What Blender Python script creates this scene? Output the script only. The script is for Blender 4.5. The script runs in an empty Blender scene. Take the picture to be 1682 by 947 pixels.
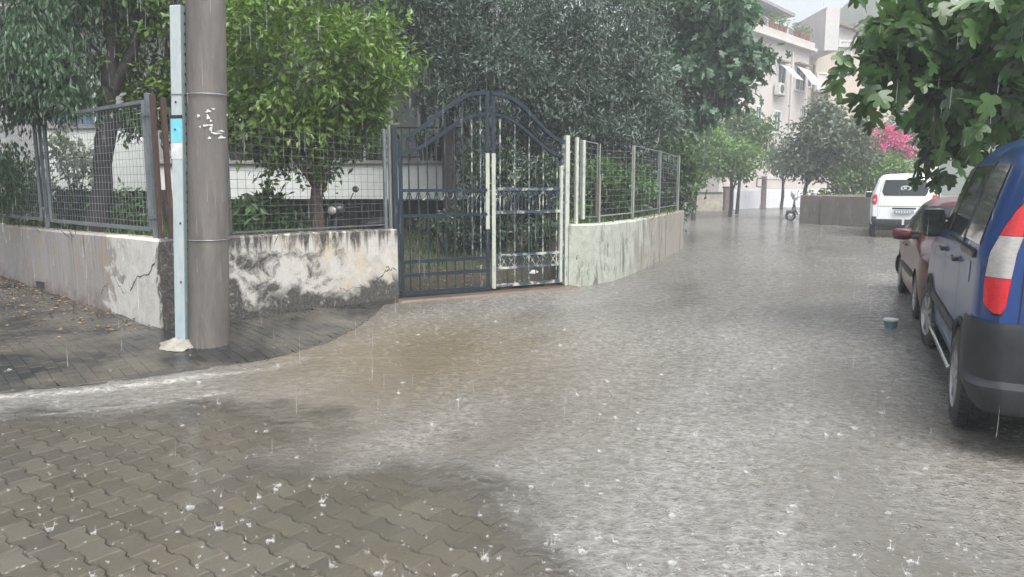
import bpy, math, random
import numpy as np
from mathutils import Vector, Matrix, Euler

random.seed(11)
rng = np.random.default_rng(7)
SC = bpy.context.scene
COL = SC.collection
PI = math.pi
H, F = 1.65, 1250.0
PITCH = math.atan((473.5 - 297) / F)


# ------------------------------------------------------------------ picture helpers (for measuring the place only)
def ray(px, py):
    a = (px - 841) / F
    v = -(py - 473.5) / F
    return np.array((a, math.cos(PITCH) + v * math.sin(PITCH), -math.sin(PITCH) + v * math.cos(PITCH)))


def g(px, py, z=0.0):
    d = ray(px, py)
    t = (z - H) / d[2]
    return np.array((d[0] * t, d[1] * t, z))


def at(px, py, Y):
    d = ray(px, py)
    t = Y / d[1]
    return np.array((d[0] * t, Y, H + d[2] * t))


def onplane(px, py, p0, n):
    d = ray(px, py)
    o = np.array((0, 0, H))
    t = np.dot(np.asarray(p0) - o, n) / np.dot(d, n)
    return o + d * t


# ------------------------------------------------------------------ materials
def nodes_of(m):
    m.use_nodes = True
    nt = m.node_tree
    for n in list(nt.nodes):
        nt.nodes.remove(n)
    out = nt.nodes.new('ShaderNodeOutputMaterial')
    return nt, out


class NB:
    """small node builder"""
    def __init__(s, m):
        s.nt, s.out = nodes_of(m)

    def n(s, t, **kw):
        nd = s.nt.nodes.new(t)
        for k, v in kw.items():
            setattr(nd, k, v)
        return nd

    def link(s, a, b):
        s.nt.links.new(a, b)

    def setin(s, sock, v):
        if hasattr(v, 'is_output'):
            s.link(v, sock)
        elif isinstance(v, (tuple, list)) and len(v) == 3 and sock.type == 'RGBA':
            sock.default_value = (*v, 1)
        else:
            sock.default_value = v

    def coord(s, kind='Object'):
        return s.n('ShaderNodeTexCoord').outputs[kind]

    def mapping(s, vec, scale=(1, 1, 1), rot=(0, 0, 0), loc=(0, 0, 0)):
        m = s.n('ShaderNodeMapping')
        s.link(vec, m.inputs['Vector'])
        m.inputs['Scale'].default_value = scale
        m.inputs['Rotation'].default_value = rot
        m.inputs['Location'].default_value = loc
        return m.outputs[0]

    def noise(s, vec, scale, detail=3, rough=.55, dist=0.0):
        n = s.n('ShaderNodeTexNoise')
        s.link(vec, n.inputs['Vector'])
        n.inputs['Scale'].default_value = scale
        n.inputs['Detail'].default_value = detail
        n.inputs['Roughness'].default_value = rough
        n.inputs['Distortion'].default_value = dist
        return n.outputs['Fac']

    def ramp(s, fac, a, b, ca=(0, 0, 0), cb=(1, 1, 1)):
        r = s.n('ShaderNodeValToRGB')
        s.link(fac, r.inputs[0])
        e = r.color_ramp.elements
        e[0].position, e[1].position = a, b
        e[0].color, e[1].color = (*ca, 1), (*cb, 1)
        return r.outputs[0]

    def mix(s, fac, a, b, mode='MIX'):
        m = s.n('ShaderNodeMix', data_type='RGBA', blend_type=mode)
        s.setin(m.inputs[0], fac)
        s.setin(m.inputs[6], a)
        s.setin(m.inputs[7], b)
        return m.outputs[2]

    def math(s, op, a, b=0.0, clamp=False):
        m = s.n('ShaderNodeMath', operation=op, use_clamp=clamp)
        s.setin(m.inputs[0], a)
        s.setin(m.inputs[1], b)
        return m.outputs[0]

    def attr(s, name):
        return s.n('ShaderNodeAttribute', attribute_name=name)

    def sep(s, vec):
        x = s.n('ShaderNodeSeparateXYZ')
        s.link(vec, x.inputs[0])
        return x.outputs

    def bump(s, h, strength, dist, normal=None):
        b = s.n('ShaderNodeBump')
        s.link(h, b.inputs['Height'])
        b.inputs['Strength'].default_value = strength
        b.inputs['Distance'].default_value = dist
        if normal is not None:
            s.link(normal, b.inputs['Normal'])
        return b.outputs[0]

    def principled(s, base, rough=.5, **kw):
        p = s.n('ShaderNodeBsdfPrincipled')
        s.setin(p.inputs['Base Color'], base)
        s.setin(p.inputs['Roughness'], rough)
        for k, v in kw.items():
            s.setin(p.inputs[k.replace('_', ' ')], v)
        return p

    def done(s, shader):
        s.link(shader.outputs[0] if hasattr(shader, 'outputs') else shader, s.out.inputs['Surface'])


MATS = {}


def pmat(name, c1, c2=None, scale=6.0, rough=.55, bump=0.0, bdist=.01, stretch=(1, 1, 1), lo=.35, hi=.65, bscale=None, **kw):
    """two-tone weathered surface"""
    if name in MATS:
        return MATS[name]
    m = bpy.data.materials.new(name)
    b = NB(m)
    co = b.mapping(b.coord(), stretch)
    if c2 is None:
        c2 = tuple(x * .8 for x in c1)
    fac = b.ramp(b.noise(co, scale, 5, .6, .3), lo, hi)
    colr = b.mix(fac, c1, c2)
    fine = b.noise(co, scale * 7, 3)
    colr = b.mix(.25, colr, b.mix(fine, (.25, .25, .25), (1, 1, 1)), 'OVERLAY')
    p = b.principled(colr, rough, **kw)
    if bump:
        b.link(b.bump(b.noise(co, bscale or scale * 5, 4), bump, bdist), p.inputs['Normal'])
    b.done(p)
    MATS[name] = m
    return m


def leafmat(name, dark, light, trans=.35, rough=.42, scale=1.2):
    m = bpy.data.materials.new(name)
    b = NB(m)
    a = b.attr('tone').outputs['Fac']
    colr = b.mix(a, dark, light)
    p = b.principled(colr, rough, Specular_IOR_Level=.6)
    t = b.n('ShaderNodeBsdfTranslucent')
    b.link(b.mix(.35, colr, (light[0] * 1.3, light[1] * 1.4, light[2] * .5)), t.inputs[0])
    mx = b.n('ShaderNodeMixShader')
    mx.inputs[0].default_value = trans
    b.link(p.outputs[0], mx.inputs[1])
    b.link(t.outputs[0], mx.inputs[2])
    b.done(mx)
    return m


# ------------------------------------------------------------------ mesh building
def new_mesh_np(name, V, faces_flat, sizes, mats, attrs=None, mat_idx=None, smooth=False):
    me = bpy.data.meshes.new(name)
    V = np.asarray(V, dtype=np.float32)
    me.vertices.add(len(V))
    me.vertices.foreach_set('co', V.ravel())
    faces_flat = np.asarray(faces_flat, dtype=np.int32)
    sizes = np.asarray(sizes, dtype=np.int32)
    me.loops.add(len(faces_flat))
    me.loops.foreach_set('vertex_index', faces_flat)
    me.polygons.add(len(sizes))
    starts = np.zeros(len(sizes), dtype=np.int32)
    starts[1:] = np.cumsum(sizes)[:-1]
    me.polygons.foreach_set('loop_start', starts)
    me.polygons.foreach_set('loop_total', sizes)
    if mat_idx is not None:
        me.polygons.foreach_set('material_index', np.asarray(mat_idx, dtype=np.int32))
    me.polygons.foreach_set('use_smooth', np.full(len(sizes), bool(smooth)))
    for m in (mats if isinstance(mats, (list, tuple)) else [mats]):
        me.materials.append(m)
    for k, (dom, arr) in (attrs or {}).items():
        at_ = me.attributes.new(k, 'FLOAT', dom)
        at_.data.foreach_set('value', np.asarray(arr, dtype=np.float32))
    me.update()
    me.validate()
    return me


def link(name, me, parent=None, loc=(0, 0, 0), rotz=0):
    o = bpy.data.objects.new(name, me)
    COL.objects.link(o)
    o.location = loc
    o.rotation_euler = (0, 0, rotz)
    if parent is not None:
        o.parent = parent
    return o


def tag(o, label=None, cat=None, group=None, kind=None):
    if label: o['label'] = label
    if cat: o['category'] = cat
    if group: o['group'] = group
    if kind: o['kind'] = kind
    return o


def thing(name, label, cat, loc=(0, 0, 0), rotz=0, group=None):
    o = link(name, None, None, tuple(float(v) for v in loc), rotz)
    return tag(o, label, cat, group)


def copy_tree(o, parent=None):
    c = o.copy()
    COL.objects.link(c)
    if parent is not None:
        c.parent = parent
    for ch in list(o.children):
        copy_tree(ch, c)
    return c


class MB:
    def __init__(s, origin=(0, 0, 0)):
        s.v, s.f, s.m = [], [], []
        s.o = np.asarray(origin, float)
        s.mi = 0

    def add(s, verts, faces, mi=None):
        k = len(s.v)
        s.v += [tuple(np.asarray(v, float) - s.o) for v in verts]
        for f in faces:
            s.f.append([i + k for i in f])
            s.m.append(s.mi if mi is None else mi)

    def box(s, c, size, rz=0.0, mat3=None, mi=None, bev=0.0):
        x, y, z = [d / 2 for d in size]
        R = Matrix.Rotation(rz, 3, 'Z') if mat3 is None else mat3
        if bev <= 0:
            pts = [(sx * x, sy * y, sz * z) for sz in (-1, 1) for sx, sy in ((-1, -1), (1, -1), (1, 1), (-1, 1))]
            fs = [(3, 2, 1, 0), (4, 5, 6, 7), (0, 1, 5, 4), (1, 2, 6, 5), (2, 3, 7, 6), (3, 0, 4, 7)]
        else:
            b = min(bev, x * .9, y * .9, z * .9)
            ring = lambda X, Y, q: [(-X + q, -Y), (X - q, -Y), (X, -Y + q), (X, Y - q), (X - q, Y), (-X + q, Y), (-X, Y - q), (-X, -Y + q)]
            pts = []
            for zz, ins in ((-z, b), (-z + b, 0), (z - b, 0), (z, b)):
                pts += [(px, py, zz) for px, py in ring(x - ins, y - ins, b)]
            fs = [tuple(range(7, -1, -1)), tuple(range(24, 32))]
            for k in range(3):
                for i in range(8):
                    j = (i + 1) % 8
                    fs.append((k * 8 + i, k * 8 + j, k * 8 + 8 + j, k * 8 + 8 + i))
        s.add([Vector(c) + R @ Vector(p) for p in pts], fs, mi)

    def tube(s, pts, rad, n=8, mi=None, caps=True, sq=False):
        pts = [Vector(p) for p in pts]
        if not hasattr(rad, '__len__'):
            rad = [rad] * len(pts)
        rings = []
        prev = None
        for i, p in enumerate(pts):
            t = (pts[min(i + 1, len(pts) - 1)] - pts[max(i - 1, 0)])
            t = t.normalized() if t.length > 1e-9 else Vector((0, 0, 1))
            ref = Vector((0, 0, 1)) if abs(t.z) < .95 else Vector((1, 0, 0))
            if prev is not None:
                u = (prev - t * prev.dot(t))
                u = u.normalized() if u.length > 1e-6 else t.cross(ref).normalized()
            else:
                u = t.cross(ref).normalized()
            prev = u
            w = t.cross(u)
            off = PI / 4 if (sq or n == 4) else 0
            rings.append([p + (u * math.cos(2 * PI * k / n + off) + w * math.sin(2 * PI * k / n + off)) * rad[i] for k in range(n)])
        vs = [v for r in rings for v in r]
        fs = []
        for i in range(len(rings) - 1):
            for k in range(n):
                j = (k + 1) % n
                fs.append((i * n + k, i * n + j, (i + 1) * n + j, (i + 1) * n + k))
        if caps:
            fs.append(tuple(range(n - 1, -1, -1)))
            fs.append(tuple((len(rings) - 1) * n + k for k in range(n)))
        s.add(vs, fs, mi)

    def bar(s, a, b, w, mi=None):
        s.tube([a, b], w * .7071, 4, mi, True, True)

    def lathe(s, prof, n=24, c=(0, 0, 0), mat3=None, mi=None, cap=True):
        R = mat3 or Matrix.Identity(3)
        vs = []
        for r, z in prof:
            for k in range(n):
                a = 2 * PI * k / n
                vs.append(Vector(c) + R @ Vector((r * math.cos(a), r * math.sin(a), z)))
        fs = []
        for i in range(len(prof) - 1):
            for k in range(n):
                j = (k + 1) % n
                fs.append((i * n + k, i * n + j, (i + 1) * n + j, (i + 1) * n + k))
        if cap:
            fs.append(tuple(range(n - 1, -1, -1)))
            fs.append(tuple((len(prof) - 1) * n + k for k in range(n)))
        s.add(vs, fs, mi)

    def prism(s, poly, z0, z1, mi=None):
        """poly: (x,y) ; z0,z1 scalar or per-point"""
        n = len(poly)
        za = z0 if hasattr(z0, '__len__') else [z0] * n
        zb = z1 if hasattr(z1, '__len__') else [z1] * n
        vs = [(p[0], p[1], za[i]) for i, p in enumerate(poly)] + [(p[0], p[1], zb[i]) for i, p in enumerate(poly)]
        fs = [tuple(range(n - 1, -1, -1)), tuple(range(n, 2 * n))]
        for i in range(n):
            j = (i + 1) % n
            fs.append((i, j, n + j, n + i))
        s.add(vs, fs, mi)

    def ellipsoid(s, c, r, nu=12, nv=8, mi=None, jit=0.0, mat3=None):
        R = mat3 or Matrix.Identity(3)
        vs = []
        for i in range(nv + 1):
            th = PI * i / nv
            for k in range(nu):
                a = 2 * PI * k / nu
                q = 1 + (random.uniform(-jit, jit) if 0 < i < nv else 0)
                vs.append(Vector(c) + R @ Vector((r[0] * math.sin(th) * math.cos(a) * q, r[1] * math.sin(th) * math.sin(a) * q, r[2] * math.cos(th) * q)))
        fs = []
        for i in range(nv):
            for k in range(nu):
                j = (k + 1) % nu
                fs.append((i * nu + k, (i + 1) * nu + k, (i + 1) * nu + j, i * nu + j))
        s.add(vs, fs, mi)

    def grid(s, G, mi=None):
        """G array (a,b,3)"""
        a, b = G.shape[:2]
        fs = [(i * b + j, i * b + j + 1, (i + 1) * b + j + 1, (i + 1) * b + j) for i in range(a - 1) for j in range(b - 1)]
        s.add(G.reshape(-1, 3), fs, mi)

    def build(s, name, mat, parent=None, smooth=False, loc=(0, 0, 0)):
        flat = [i for f in s.f for i in f]
        me = new_mesh_np(name, s.v, flat, [len(f) for f in s.f], mat, None, s.m, smooth)
        if smooth:
            try:
                me.set_sharp_from_angle(angle=math.radians(38))
            except Exception:
                pass
        return link(name, me, parent, loc)


# ------------------------------------------------------------------ palette
M = {}
M['concrete'] = pmat('pole_concrete', (.145, .134, .123), (.10, .094, .088), 9, .62, .5, .006, stretch=(1, 1, .18))
M['channel'] = pmat('painted_steel_channel', (.34, .43, .47), (.42, .46, .46), 5, .4, .1, .003, stretch=(1, 1, .4))
M['channel_side'] = pmat('channel_side_dark', (.17, .23, .24), (.22, .27, .27), 6, .45)  # darker tone for the drilled side of the duct
M['dark_hole'] = pmat('dark_slot', (.015, .015, .016), rough=.8)
M['cyan'] = pmat('cyan_paint', (.10, .50, .62), (.2, .55, .65), 12, .5)
M['white_paint'] = pmat('white_paint', (.68, .70, .70), (.5, .52, .52), 12, .5)
M['black_tape'] = pmat('black_tape', (.02, .02, .022), rough=.5)
M['cement_lump'] = pmat('cement_lump', (.29, .275, .24), (.19, .18, .16), 12, .7, .6, .01)
M['fence_steel'] = pmat('galvanised_fence_steel', (.13, .16, .175), (.19, .215, .225), 8, .45, Metallic=.3)
M['fence_wire'] = pmat('fence_wire', (.26, .29, .31), (.18, .2, .22), 10, .45, Metallic=.3)
M['rust'] = pmat('rusty_steel', (.09, .045, .032), (.05, .035, .032), 14, .7, .3, .003)
M['rust_wire'] = pmat('dark_wire', (.06, .065, .075), (.11, .11, .11), 20, .6)
M['gate_blue'] = pmat('gate_blue_paint', (.009, .017, .028), (.016, .030, .043), 9, .38, .15, .002, lo=.3, hi=.8)
M['gate_worn'] = pmat('gate_worn_paint', (.44, .46, .40), (.035, .055, .08), 7, .5, .2, .002, lo=.36, hi=.50)
M['gate_pale'] = pmat('gate_pale_paint', (.44, .47, .40), (.26, .30, .27), 9, .5, .2, .002, lo=.5, hi=.75)
M['pale_post'] = pmat('pale_green_post_paint', (.27, .29, .25), (.17, .185, .16), 8, .5, .2, .002, stretch=(1, 1, .4))
M['glass_dark'] = pmat('opaque_dark_glass', (.012, .016, .017), (.014, .018, .018), 2, .04, Specular_IOR_Level=.7)  # opaque dark colour stands in for unlit interiors behind vehicle windows
M['rubber'] = pmat('tyre_rubber', (.014, .014, .015), (.02, .02, .02), 20, .6)
M['rim'] = pmat('silver_rim', (.42, .43, .44), (.3, .3, .3), 9, .35, Metallic=.6)
M['black_plastic'] = pmat('black_plastic', (.028, .03, .033), (.04, .042, .046), 8, .38, .05, .002)
M['bumper'] = pmat('bumper_plastic', (.018, .020, .022), (.028, .031, .034), 5, .5, Specular_IOR_Level=.22)
M['chrome'] = pmat('chrome', (.7, .71, .72), (.6, .61, .62), 5, .18, Metallic=1.0)
M['van_blue'] = pmat('blue_car_paint', (.003, .036, .160), (.004, .042, .180), 3, .3, Coat_Weight=.5, Coat_Roughness=.06)
M['van_white'] = pmat('white_car_paint', (.72, .75, .76), (.68, .71, .73), 3, .3, Coat_Weight=1.0, Coat_Roughness=.06)
M['car_red'] = pmat('maroon_car_paint', (.075, .006, .011), (.09, .008, .014), 3, .35, Coat_Weight=.45, Coat_Roughness=.06)
M['lamp_red'] = pmat('red_lamp_lens', (.62, .012, .02), (.5, .008, .015), 30, .12, stretch=(1, 1, 3), Coat_Weight=.6)
M['lamp_white'] = pmat('clear_lamp_lens', (.46, .44, .42), (.36, .34, .33), 30, .12, stretch=(1, 1, 3), Coat_Weight=.6)
M['seam'] = pmat('panel_gap', (.008, .009, .011), rough=.7)
M['underbody'] = pmat('dark_underbody', (.012, .012, .013), rough=.8)
M['plate'] = pmat('number_plate', (.30, .33, .36), (.24, .27, .3), 12, .5)
M['bark'] = pmat('dark_wet_bark', (.022, .018, .018), (.042, .035, .034), 9, .7, .8, .02, stretch=(1, 1, .3))
M['bark_pink'] = pmat('peeling_bark', (.05, .038, .034), (.16, .11, .095), 6, .7, .7, .02, stretch=(1, 1, .4))
M['twig'] = pmat('green_twig', (.09, .11, .05), (.12, .12, .07), 9, .6)
M['render_white'] = pmat('whitewashed_render', (.70, .73, .71), (.60, .63, .61), 2.5, .75, .2, .004)
M['render_grey'] = pmat('grey_render', (.33, .33, .33), (.27, .27, .275), 1.5, .8, .2, .004)
M['slab_grey'] = pmat('slab_edge', (.30, .29, .28), (.2, .195, .19), 4, .8)
M['dark_recess'] = pmat('dark_trim_and_gap_shade', (.05, .058, .056), (.035, .04, .04), 3, .8)  # dark trim colour, also paints the shadow gap under the terrace
M['roof_tile'] = pmat('red_roof_tiles', (.26, .10, .07), (.18, .07, .055), 6, .7)
M['render_pink'] = pmat('pale_pink_render', (.47, .43, .405), (.42, .385, .365), .6, .8, .1, .01)
M['render_peach'] = pmat('peach_render', (.49, .43, .35), (.44, .385, .315), .5, .8, .1, .01, stretch=(1, 1, .3))
M['render_pale'] = pmat('pale_render', (.50, .485, .47), (.43, .42, .405), .6, .8)
M['roof_brown'] = pmat('brown_roof_edge', (.22, .16, .13), (.16, .12, .1), 1, .8)
M['awning'] = pmat('white_awning_cloth', (.50, .52, .53), (.42, .44, .45), 2, .7)
M['pane'] = pmat('window_pane', (.05, .06, .07), (.03, .04, .045), 1, .08)
M['frame_white'] = pmat('white_window_frame', (.66, .68, .68), (.58, .6, .6), 2, .6)
M['shutter'] = pmat('cream_shutter', (.62, .58, .52), (.56, .52, .46), 3, .6)
M['ac_white'] = pmat('aircon_housing', (.62, .63, .62), (.5, .5, .5), 3, .5)
M['terracotta'] = pmat('terracotta', (.30, .13, .08), (.22, .1, .07), 6, .8)
M['low_concrete'] = pmat('mossy_low_concrete', (.19, .165, .145), (.13, .115, .10), 1.6, .75, .3, .01, stretch=(1, 1, .5))
M['stone'] = pmat('pale_rough_stone', (.40, .37, .30), (.24, .23, .19), 3.5, .8, .5, .02)
M['brown_post'] = pmat('brown_post', (.16, .12, .11), (.11, .085, .08), 4, .7)
M['panel_white'] = pmat('white_panel', (.62, .63, .66), (.56, .57, .6), 1.5, .5)
M['scooter_dark'] = pmat('dark_scooter_plastic', (.025, .03, .034), (.04, .045, .05), 6, .3)
M['scooter_white'] = pmat('white_scooter_plastic', (.70, .71, .70), (.6, .6, .6), 6, .3)
M['seat'] = pmat('black_vinyl', (.02, .02, .022), rough=.45)
M['tub_teal'] = pmat('teal_tub', (.10, .30, .36), (.16, .36, .42), 20, .4)
M['tub_white'] = pmat('tub_lid', (.66, .67, .64), (.56, .57, .55), 20, .4)
M['bag'] = pmat('white_plastic_bag', (.68, .70, .70), (.55, .57, .58), 20, .35)
M['soil'] = pmat('damp_garden_soil', (.036, .042, .020), (.048, .034, .024), 2.2, .85, .6, .03)
M['road_base'] = pmat('wet_joint_sand', (.022, .020, .017), (.03, .027, .023), 9, .4, .3, .005)
M['hill'] = pmat('wooded_hill', (.05, .07, .05), (.08, .09, .06), .1, .9)
M['ground'] = pmat('town_ground', (.10, .095, .08), (.14, .13, .11), .4, .7, .2, .02)
M['blue_cloth'] = pmat('blue_cover_cloth', (.07, .14, .24), (.10, .18, .27), 4, .6)
M['pot_dark'] = pmat('dark_flower_pot', (.035, .03, .03), (.05, .045, .045), 6, .6)

L_CITRUS = leafmat('citrus_leaves', (.030, .075, .010), (.17, .29, .03), .35, .35)
L_PINNATE = leafmat('drooping_leaves', (.028, .07, .034), (.075, .15, .065), .35)
L_OLIVE = leafmat('olive_leaves', (.018, .048, .038), (.135, .195, .150), .2, .42)
L_FIG = leafmat('fig_leaves', (.026, .070, .022), (.11, .205, .06), .28, .34)
L_FIGFAR = leafmat('broad_leaves', (.028, .085, .045), (.075, .165, .085), .3)
L_MID = leafmat('mid_green_leaves', (.035, .085, .025), (.10, .19, .05), .3)
L_LIGHT = leafmat('light_green_leaves', (.07, .15, .03), (.16, .28, .06), .35)
L_GREY = leafmat('grey_green_leaves', (.06, .095, .06), (.13, .17, .10), .3)
L_DARK = leafmat('dark_shrub_leaves', (.02, .045, .022), (.05, .095, .04), .25)
L_PALE = leafmat('pale_variegated_leaves', (.12, .17, .11), (.45, .50, .42), .3)
L_PINK = leafmat('bougainvillea_bracts', (.45, .03, .17), (.75, .10, .36), .35)
L_GRASS = leafmat('grass_blades', (.035, .075, .018), (.09, .16, .035), .3)
L_LITTER = leafmat('fallen_leaf_litter', (.09, .045, .025), (.34, .24, .12), .1, .5)

# ------------------------------------------------------------------ leaves and trees
DIAMOND = (np.array([(0, 0, 0), (.45, .5, .12), (1, 0, -.10), (.45, -.5, .12)]), [(0, 3, 2), (0, 2, 1)])
# fig leaf: five rounded lobes, x along the leaf, y across
_fig = [(0, 0), (-.06, .16), (.02, .36), (.16, .44), (.22, .30), (.27, .19), (.42, .34), (.60, .36), (.66, .24), (.56, .12), (.74, .15), (.92, .10), (1.0, 0)]
_figp = _fig + [(x, -y) for x, y in _fig[-2:0:-1]]
_fv = [(x, y, .10 * abs(y) - .22 * max(0, x - .3) ** 2) for x, y in _figp] + [(.30, 0, .0), (.62, 0, -.03)]
_nf = len(_figp)
FIGLEAF = (np.array(_fv), [(_nf, i, (i + 1) % _nf) for i in list(range(0, 9)) + list(range(15, 24))] +
           [(_nf + 1, i, i + 1) for i in range(9, 15)] + [(_nf, 9, _nf + 1), (_nf, _nf + 1, 15)])


def leaves(P, A, Nn, L, W, tmpl=DIAMOND):
    """P base points, A axis, Nn approximate normal -> verts and faces"""
    A = A / np.linalg.norm(A, axis=1, keepdims=True)
    S = np.cross(Nn, A)
    S /= np.linalg.norm(S, axis=1, keepdims=True) + 1e-9
    N2 = np.cross(A, S)
    T, fs = tmpl
    n, k = len(P), len(T)
    V = (P[:, None, :] + A[:, None, :] * (T[None, :, 0, None] * L[:, None, None])
         + S[:, None, :] * (T[None, :, 1, None] * W[:, None, None]) + N2[:, None, :] * (T[None, :, 2, None] * W[:, None, None]))
    Fc = np.array(fs)
    Fa = (Fc[None] + (np.arange(n) * k)[:, None, None]).reshape(-1, 3)
    return V.reshape(-1, 3), Fa, k


def crown_pts(blobs, per, sigma, shell=.45):
    """blobs: (cx,cy,cz,rx,ry,rz,nclumps)"""
    P, O, T = [], [], []
    for (cx, cy, cz, rx, ry, rz, nc) in blobs:
        d = rng.normal(size=(nc, 3))
        d /= np.linalg.norm(d, axis=1, keepdims=True)
        r = shell + (1 - shell) * rng.random(nc) ** .6
        r *= 1 + .13 * rng.normal(size=nc)
        C = np.array((cx, cy, cz)) + d * r[:, None] * np.array((rx, ry, rz))
        sz = .6 + .8 * rng.random(nc)
        q = rng.normal(size=(nc, per, 3)) * (sigma * sz)[:, None, None] * np.array((1, 1, .75))
        P.append((C[:, None] + q).reshape(-1, 3))
        out = (C - np.array((cx, cy, cz - .3 * rz)))
        out = out / (np.linalg.norm(out, axis=1, keepdims=True) + 1e-6)
        O.append(np.repeat(out, per, 0))
        T.append(np.repeat(rng.random(nc), per))
    return np.concatenate(P), np.concatenate(O), np.concatenate(T)


def crown(name, parent, mat, blobs, per, sigma, L, W, droop=.3, outw=.6, origin=(0, 0, 0), tmpl=DIAMOND, shell=.45, jitter=.9, keep=None, upn=.7):
    P, O, T = crown_pts(blobs, per, sigma, shell)
    if keep is not None:
        m = keep(P)
        P, O, T = P[m], O[m], T[m]
    n = len(P)
    A = rng.normal(size=(n, 3)) * jitter + O * outw + np.array((0, 0, -droop))
    Nn = rng.normal(size=(n, 3)) * .6 + O * .5 + np.array((0, 0, upn))
    Ls = L * (.65 + .6 * rng.random(n))
    Ws = W * (.7 + .6 * rng.random(n))
    V, Fa, k = leaves(P - np.asarray(origin), A, Nn, Ls, Ws, tmpl)
    tone = np.clip(.04 + .72 * T + .38 * (rng.random(n) - .25), 0, 1)
    me = new_mesh_np(name, V, Fa.ravel(), np.full(len(Fa), 3), mat, {'tone': ('POINT', np.repeat(tone, k))})
    return link(name, me, parent)


def trunk(name, parent, mat, paths, origin=(0, 0, 0), n=10):
    b = MB(origin)
    for pts, r0, r1 in paths:
        # resample with wobble
        pts = [np.asarray(p, float) for p in pts]
        Q, R = [], []
        K = 5
        tot = (len(pts) - 1) * K
        for i in range(len(pts) - 1):
            for k in range(K + (1 if i == len(pts) - 2 else 0)):
                t = k / K
                p0, p1, p2, p3 = pts[max(i - 1, 0)], pts[i], pts[i + 1], pts[min(i + 2, len(pts) - 1)]
                q = .5 * ((2 * p1) + (-p0 + p2) * t + (2 * p0 - 5 * p1 + 4 * p2 - p3) * t * t + (-p0 + 3 * p1 - 3 * p2 + p3) * t ** 3)
                w = (i * K + k) / tot
                rr = r0 + (r1 - r0) * w
                Q.append(q + rng.normal(size=3) * rr * .12)
                R.append(rr * random.uniform(.9, 1.1))
        b.tube(Q, R, n)
    return b.build(name, mat, parent, True)


# ------------------------------------------------------------------ camera, sky, sun
cam_d = bpy.data.cameras.new('camera')
cam = bpy.data.objects.new('camera', cam_d)
COL.objects.link(cam)
cam.location = (0, 0, H)
cam.rotation_euler = (PI / 2 - PITCH, 0, 0)
cam_d.sensor_width = 36
cam_d.lens = F / 1682 * 36
cam_d.clip_start = .05
cam_d.clip_end = 1500
SC.camera = cam

SUN_EL, SUN_AZ = math.radians(62), math.radians(150)
w = bpy.data.worlds.new('World')
SC.world = w
w.use_nodes = True
nt = w.node_tree
for n_ in list(nt.nodes):
    nt.nodes.remove(n_)
wo = nt.nodes.new('ShaderNodeOutputWorld')
bg = nt.nodes.new('ShaderNodeBackground')
sky = nt.nodes.new('ShaderNodeTexSky')
sky.sky_type = 'NISHITA'
sky.sun_disc = False
sky.sun_elevation = SUN_EL
sky.sun_rotation = SUN_AZ
sky.air_density = 1.0
sky.dust_density = 6.0
sky.ozone_density = 1.0
hs = nt.nodes.new('ShaderNodeHueSaturation')
hs.inputs['Saturation'].default_value = .32
bg.inputs['Strength'].default_value = .122
nt.links.new(sky.outputs[0], hs.inputs['Color'])
nt.links.new(hs.outputs[0], bg.inputs['Color'])
nt.links.new(bg.outputs[0], wo.inputs['Surface'])
sd = bpy.data.lights.new('sun', 'SUN')
sd.energy = 1.4
sd.angle = math.radians(50)
sd.color = (1, .985, .96)
so = bpy.data.objects.new('sun', sd)
COL.objects.link(so)
so.rotation_euler = (PI / 2 - SUN_EL, 0, PI - SUN_AZ)

SC.view_settings.view_transform = 'Standard'
SC.view_settings.look = 'None'
SC.view_settings.exposure = 1.25
SC.view_settings.gamma = 1.0
SC.render.engine = 'CYCLES'
cy = SC.cycles
cy.use_denoising = True
cy.max_bounces = 6
cy.diffuse_bounces = 3
cy.glossy_bounces = 3
cy.transmission_bounces = 4
cy.transparent_max_bounces = 12
cy.volume_bounces = 1
cy.caustics_reflective = False
cy.caustics_refractive = False
cy.sample_clamp_indirect = 4

# rain haze: even volume
hz = MB()
hz.box((40, 62, 14.5), (280, 200, 31))
hm = bpy.data.materials.new('rain_haze')
hb = NB(hm)
pv = hb.n('ShaderNodeVolumePrincipled')
pv.inputs['Color'].default_value = (.90, .95, 1.0, 1)
pv.inputs['Density'].default_value = .0031
pv.inputs['Anisotropy'].default_value = .1
hb.link(pv.outputs[0], hb.out.inputs['Volume'])
tag(hz.build('haze', hm), kind='stuff')

# ================================================================== SETTING
gp = MB()
gp.grid(np.array([[(x, y, -.06) for y in np.linspace(-34, 160, 40)] for x in np.linspace(-98, 178, 50)]))
tag(gp.build('ground', M['ground']), kind='structure')

# distant hill
hx = np.linspace(16, 150, 70)
hy = np.linspace(91, 140, 24)
HG = np.zeros((70, 24, 3))
for i, x in enumerate(hx):
    for j, y in enumerate(hy):
        e = math.exp(-((x - 52) / 13) ** 2) * 26 + math.exp(-((x - 88) / 26) ** 2) * 23
        HG[i, j] = (x, y, -.5 + e * math.sin(PI * min(1, (y - 91) / 16) / 2) + .8 * math.sin(x * 1.7 + y) * math.sin(y * .9))
hl = MB()
hl.grid(HG)
tag(hl.build('hills', M['hill'], smooth=True), kind='structure')

# ---- kerb line and pavement
KERB = [g(-260, 690, .02), g(-120, 668, .02), g(0, 648, .02), g(120, 638, .02), g(230, 622, .02), g(330, 607, .02), g(420, 597, .02), g(500, 580, .02), g(560, 560, .02), g(605, 538, .02), g(632, 518, .02), g(650, 498, .02)]
KP = np.array([(p[0], p[1]) for p in KERB])
PZ = .075
C0 = g(270, 540, PZ)[:2]
LW = g(0, 452, PZ)[:2]
dA = (LW - C0) / np.linalg.norm(LW - C0)
LW2 = C0 + dA * 15
G0 = g(655, 494, .0)[:2]
G1 = g(934, 471, .0)[:2]


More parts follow.
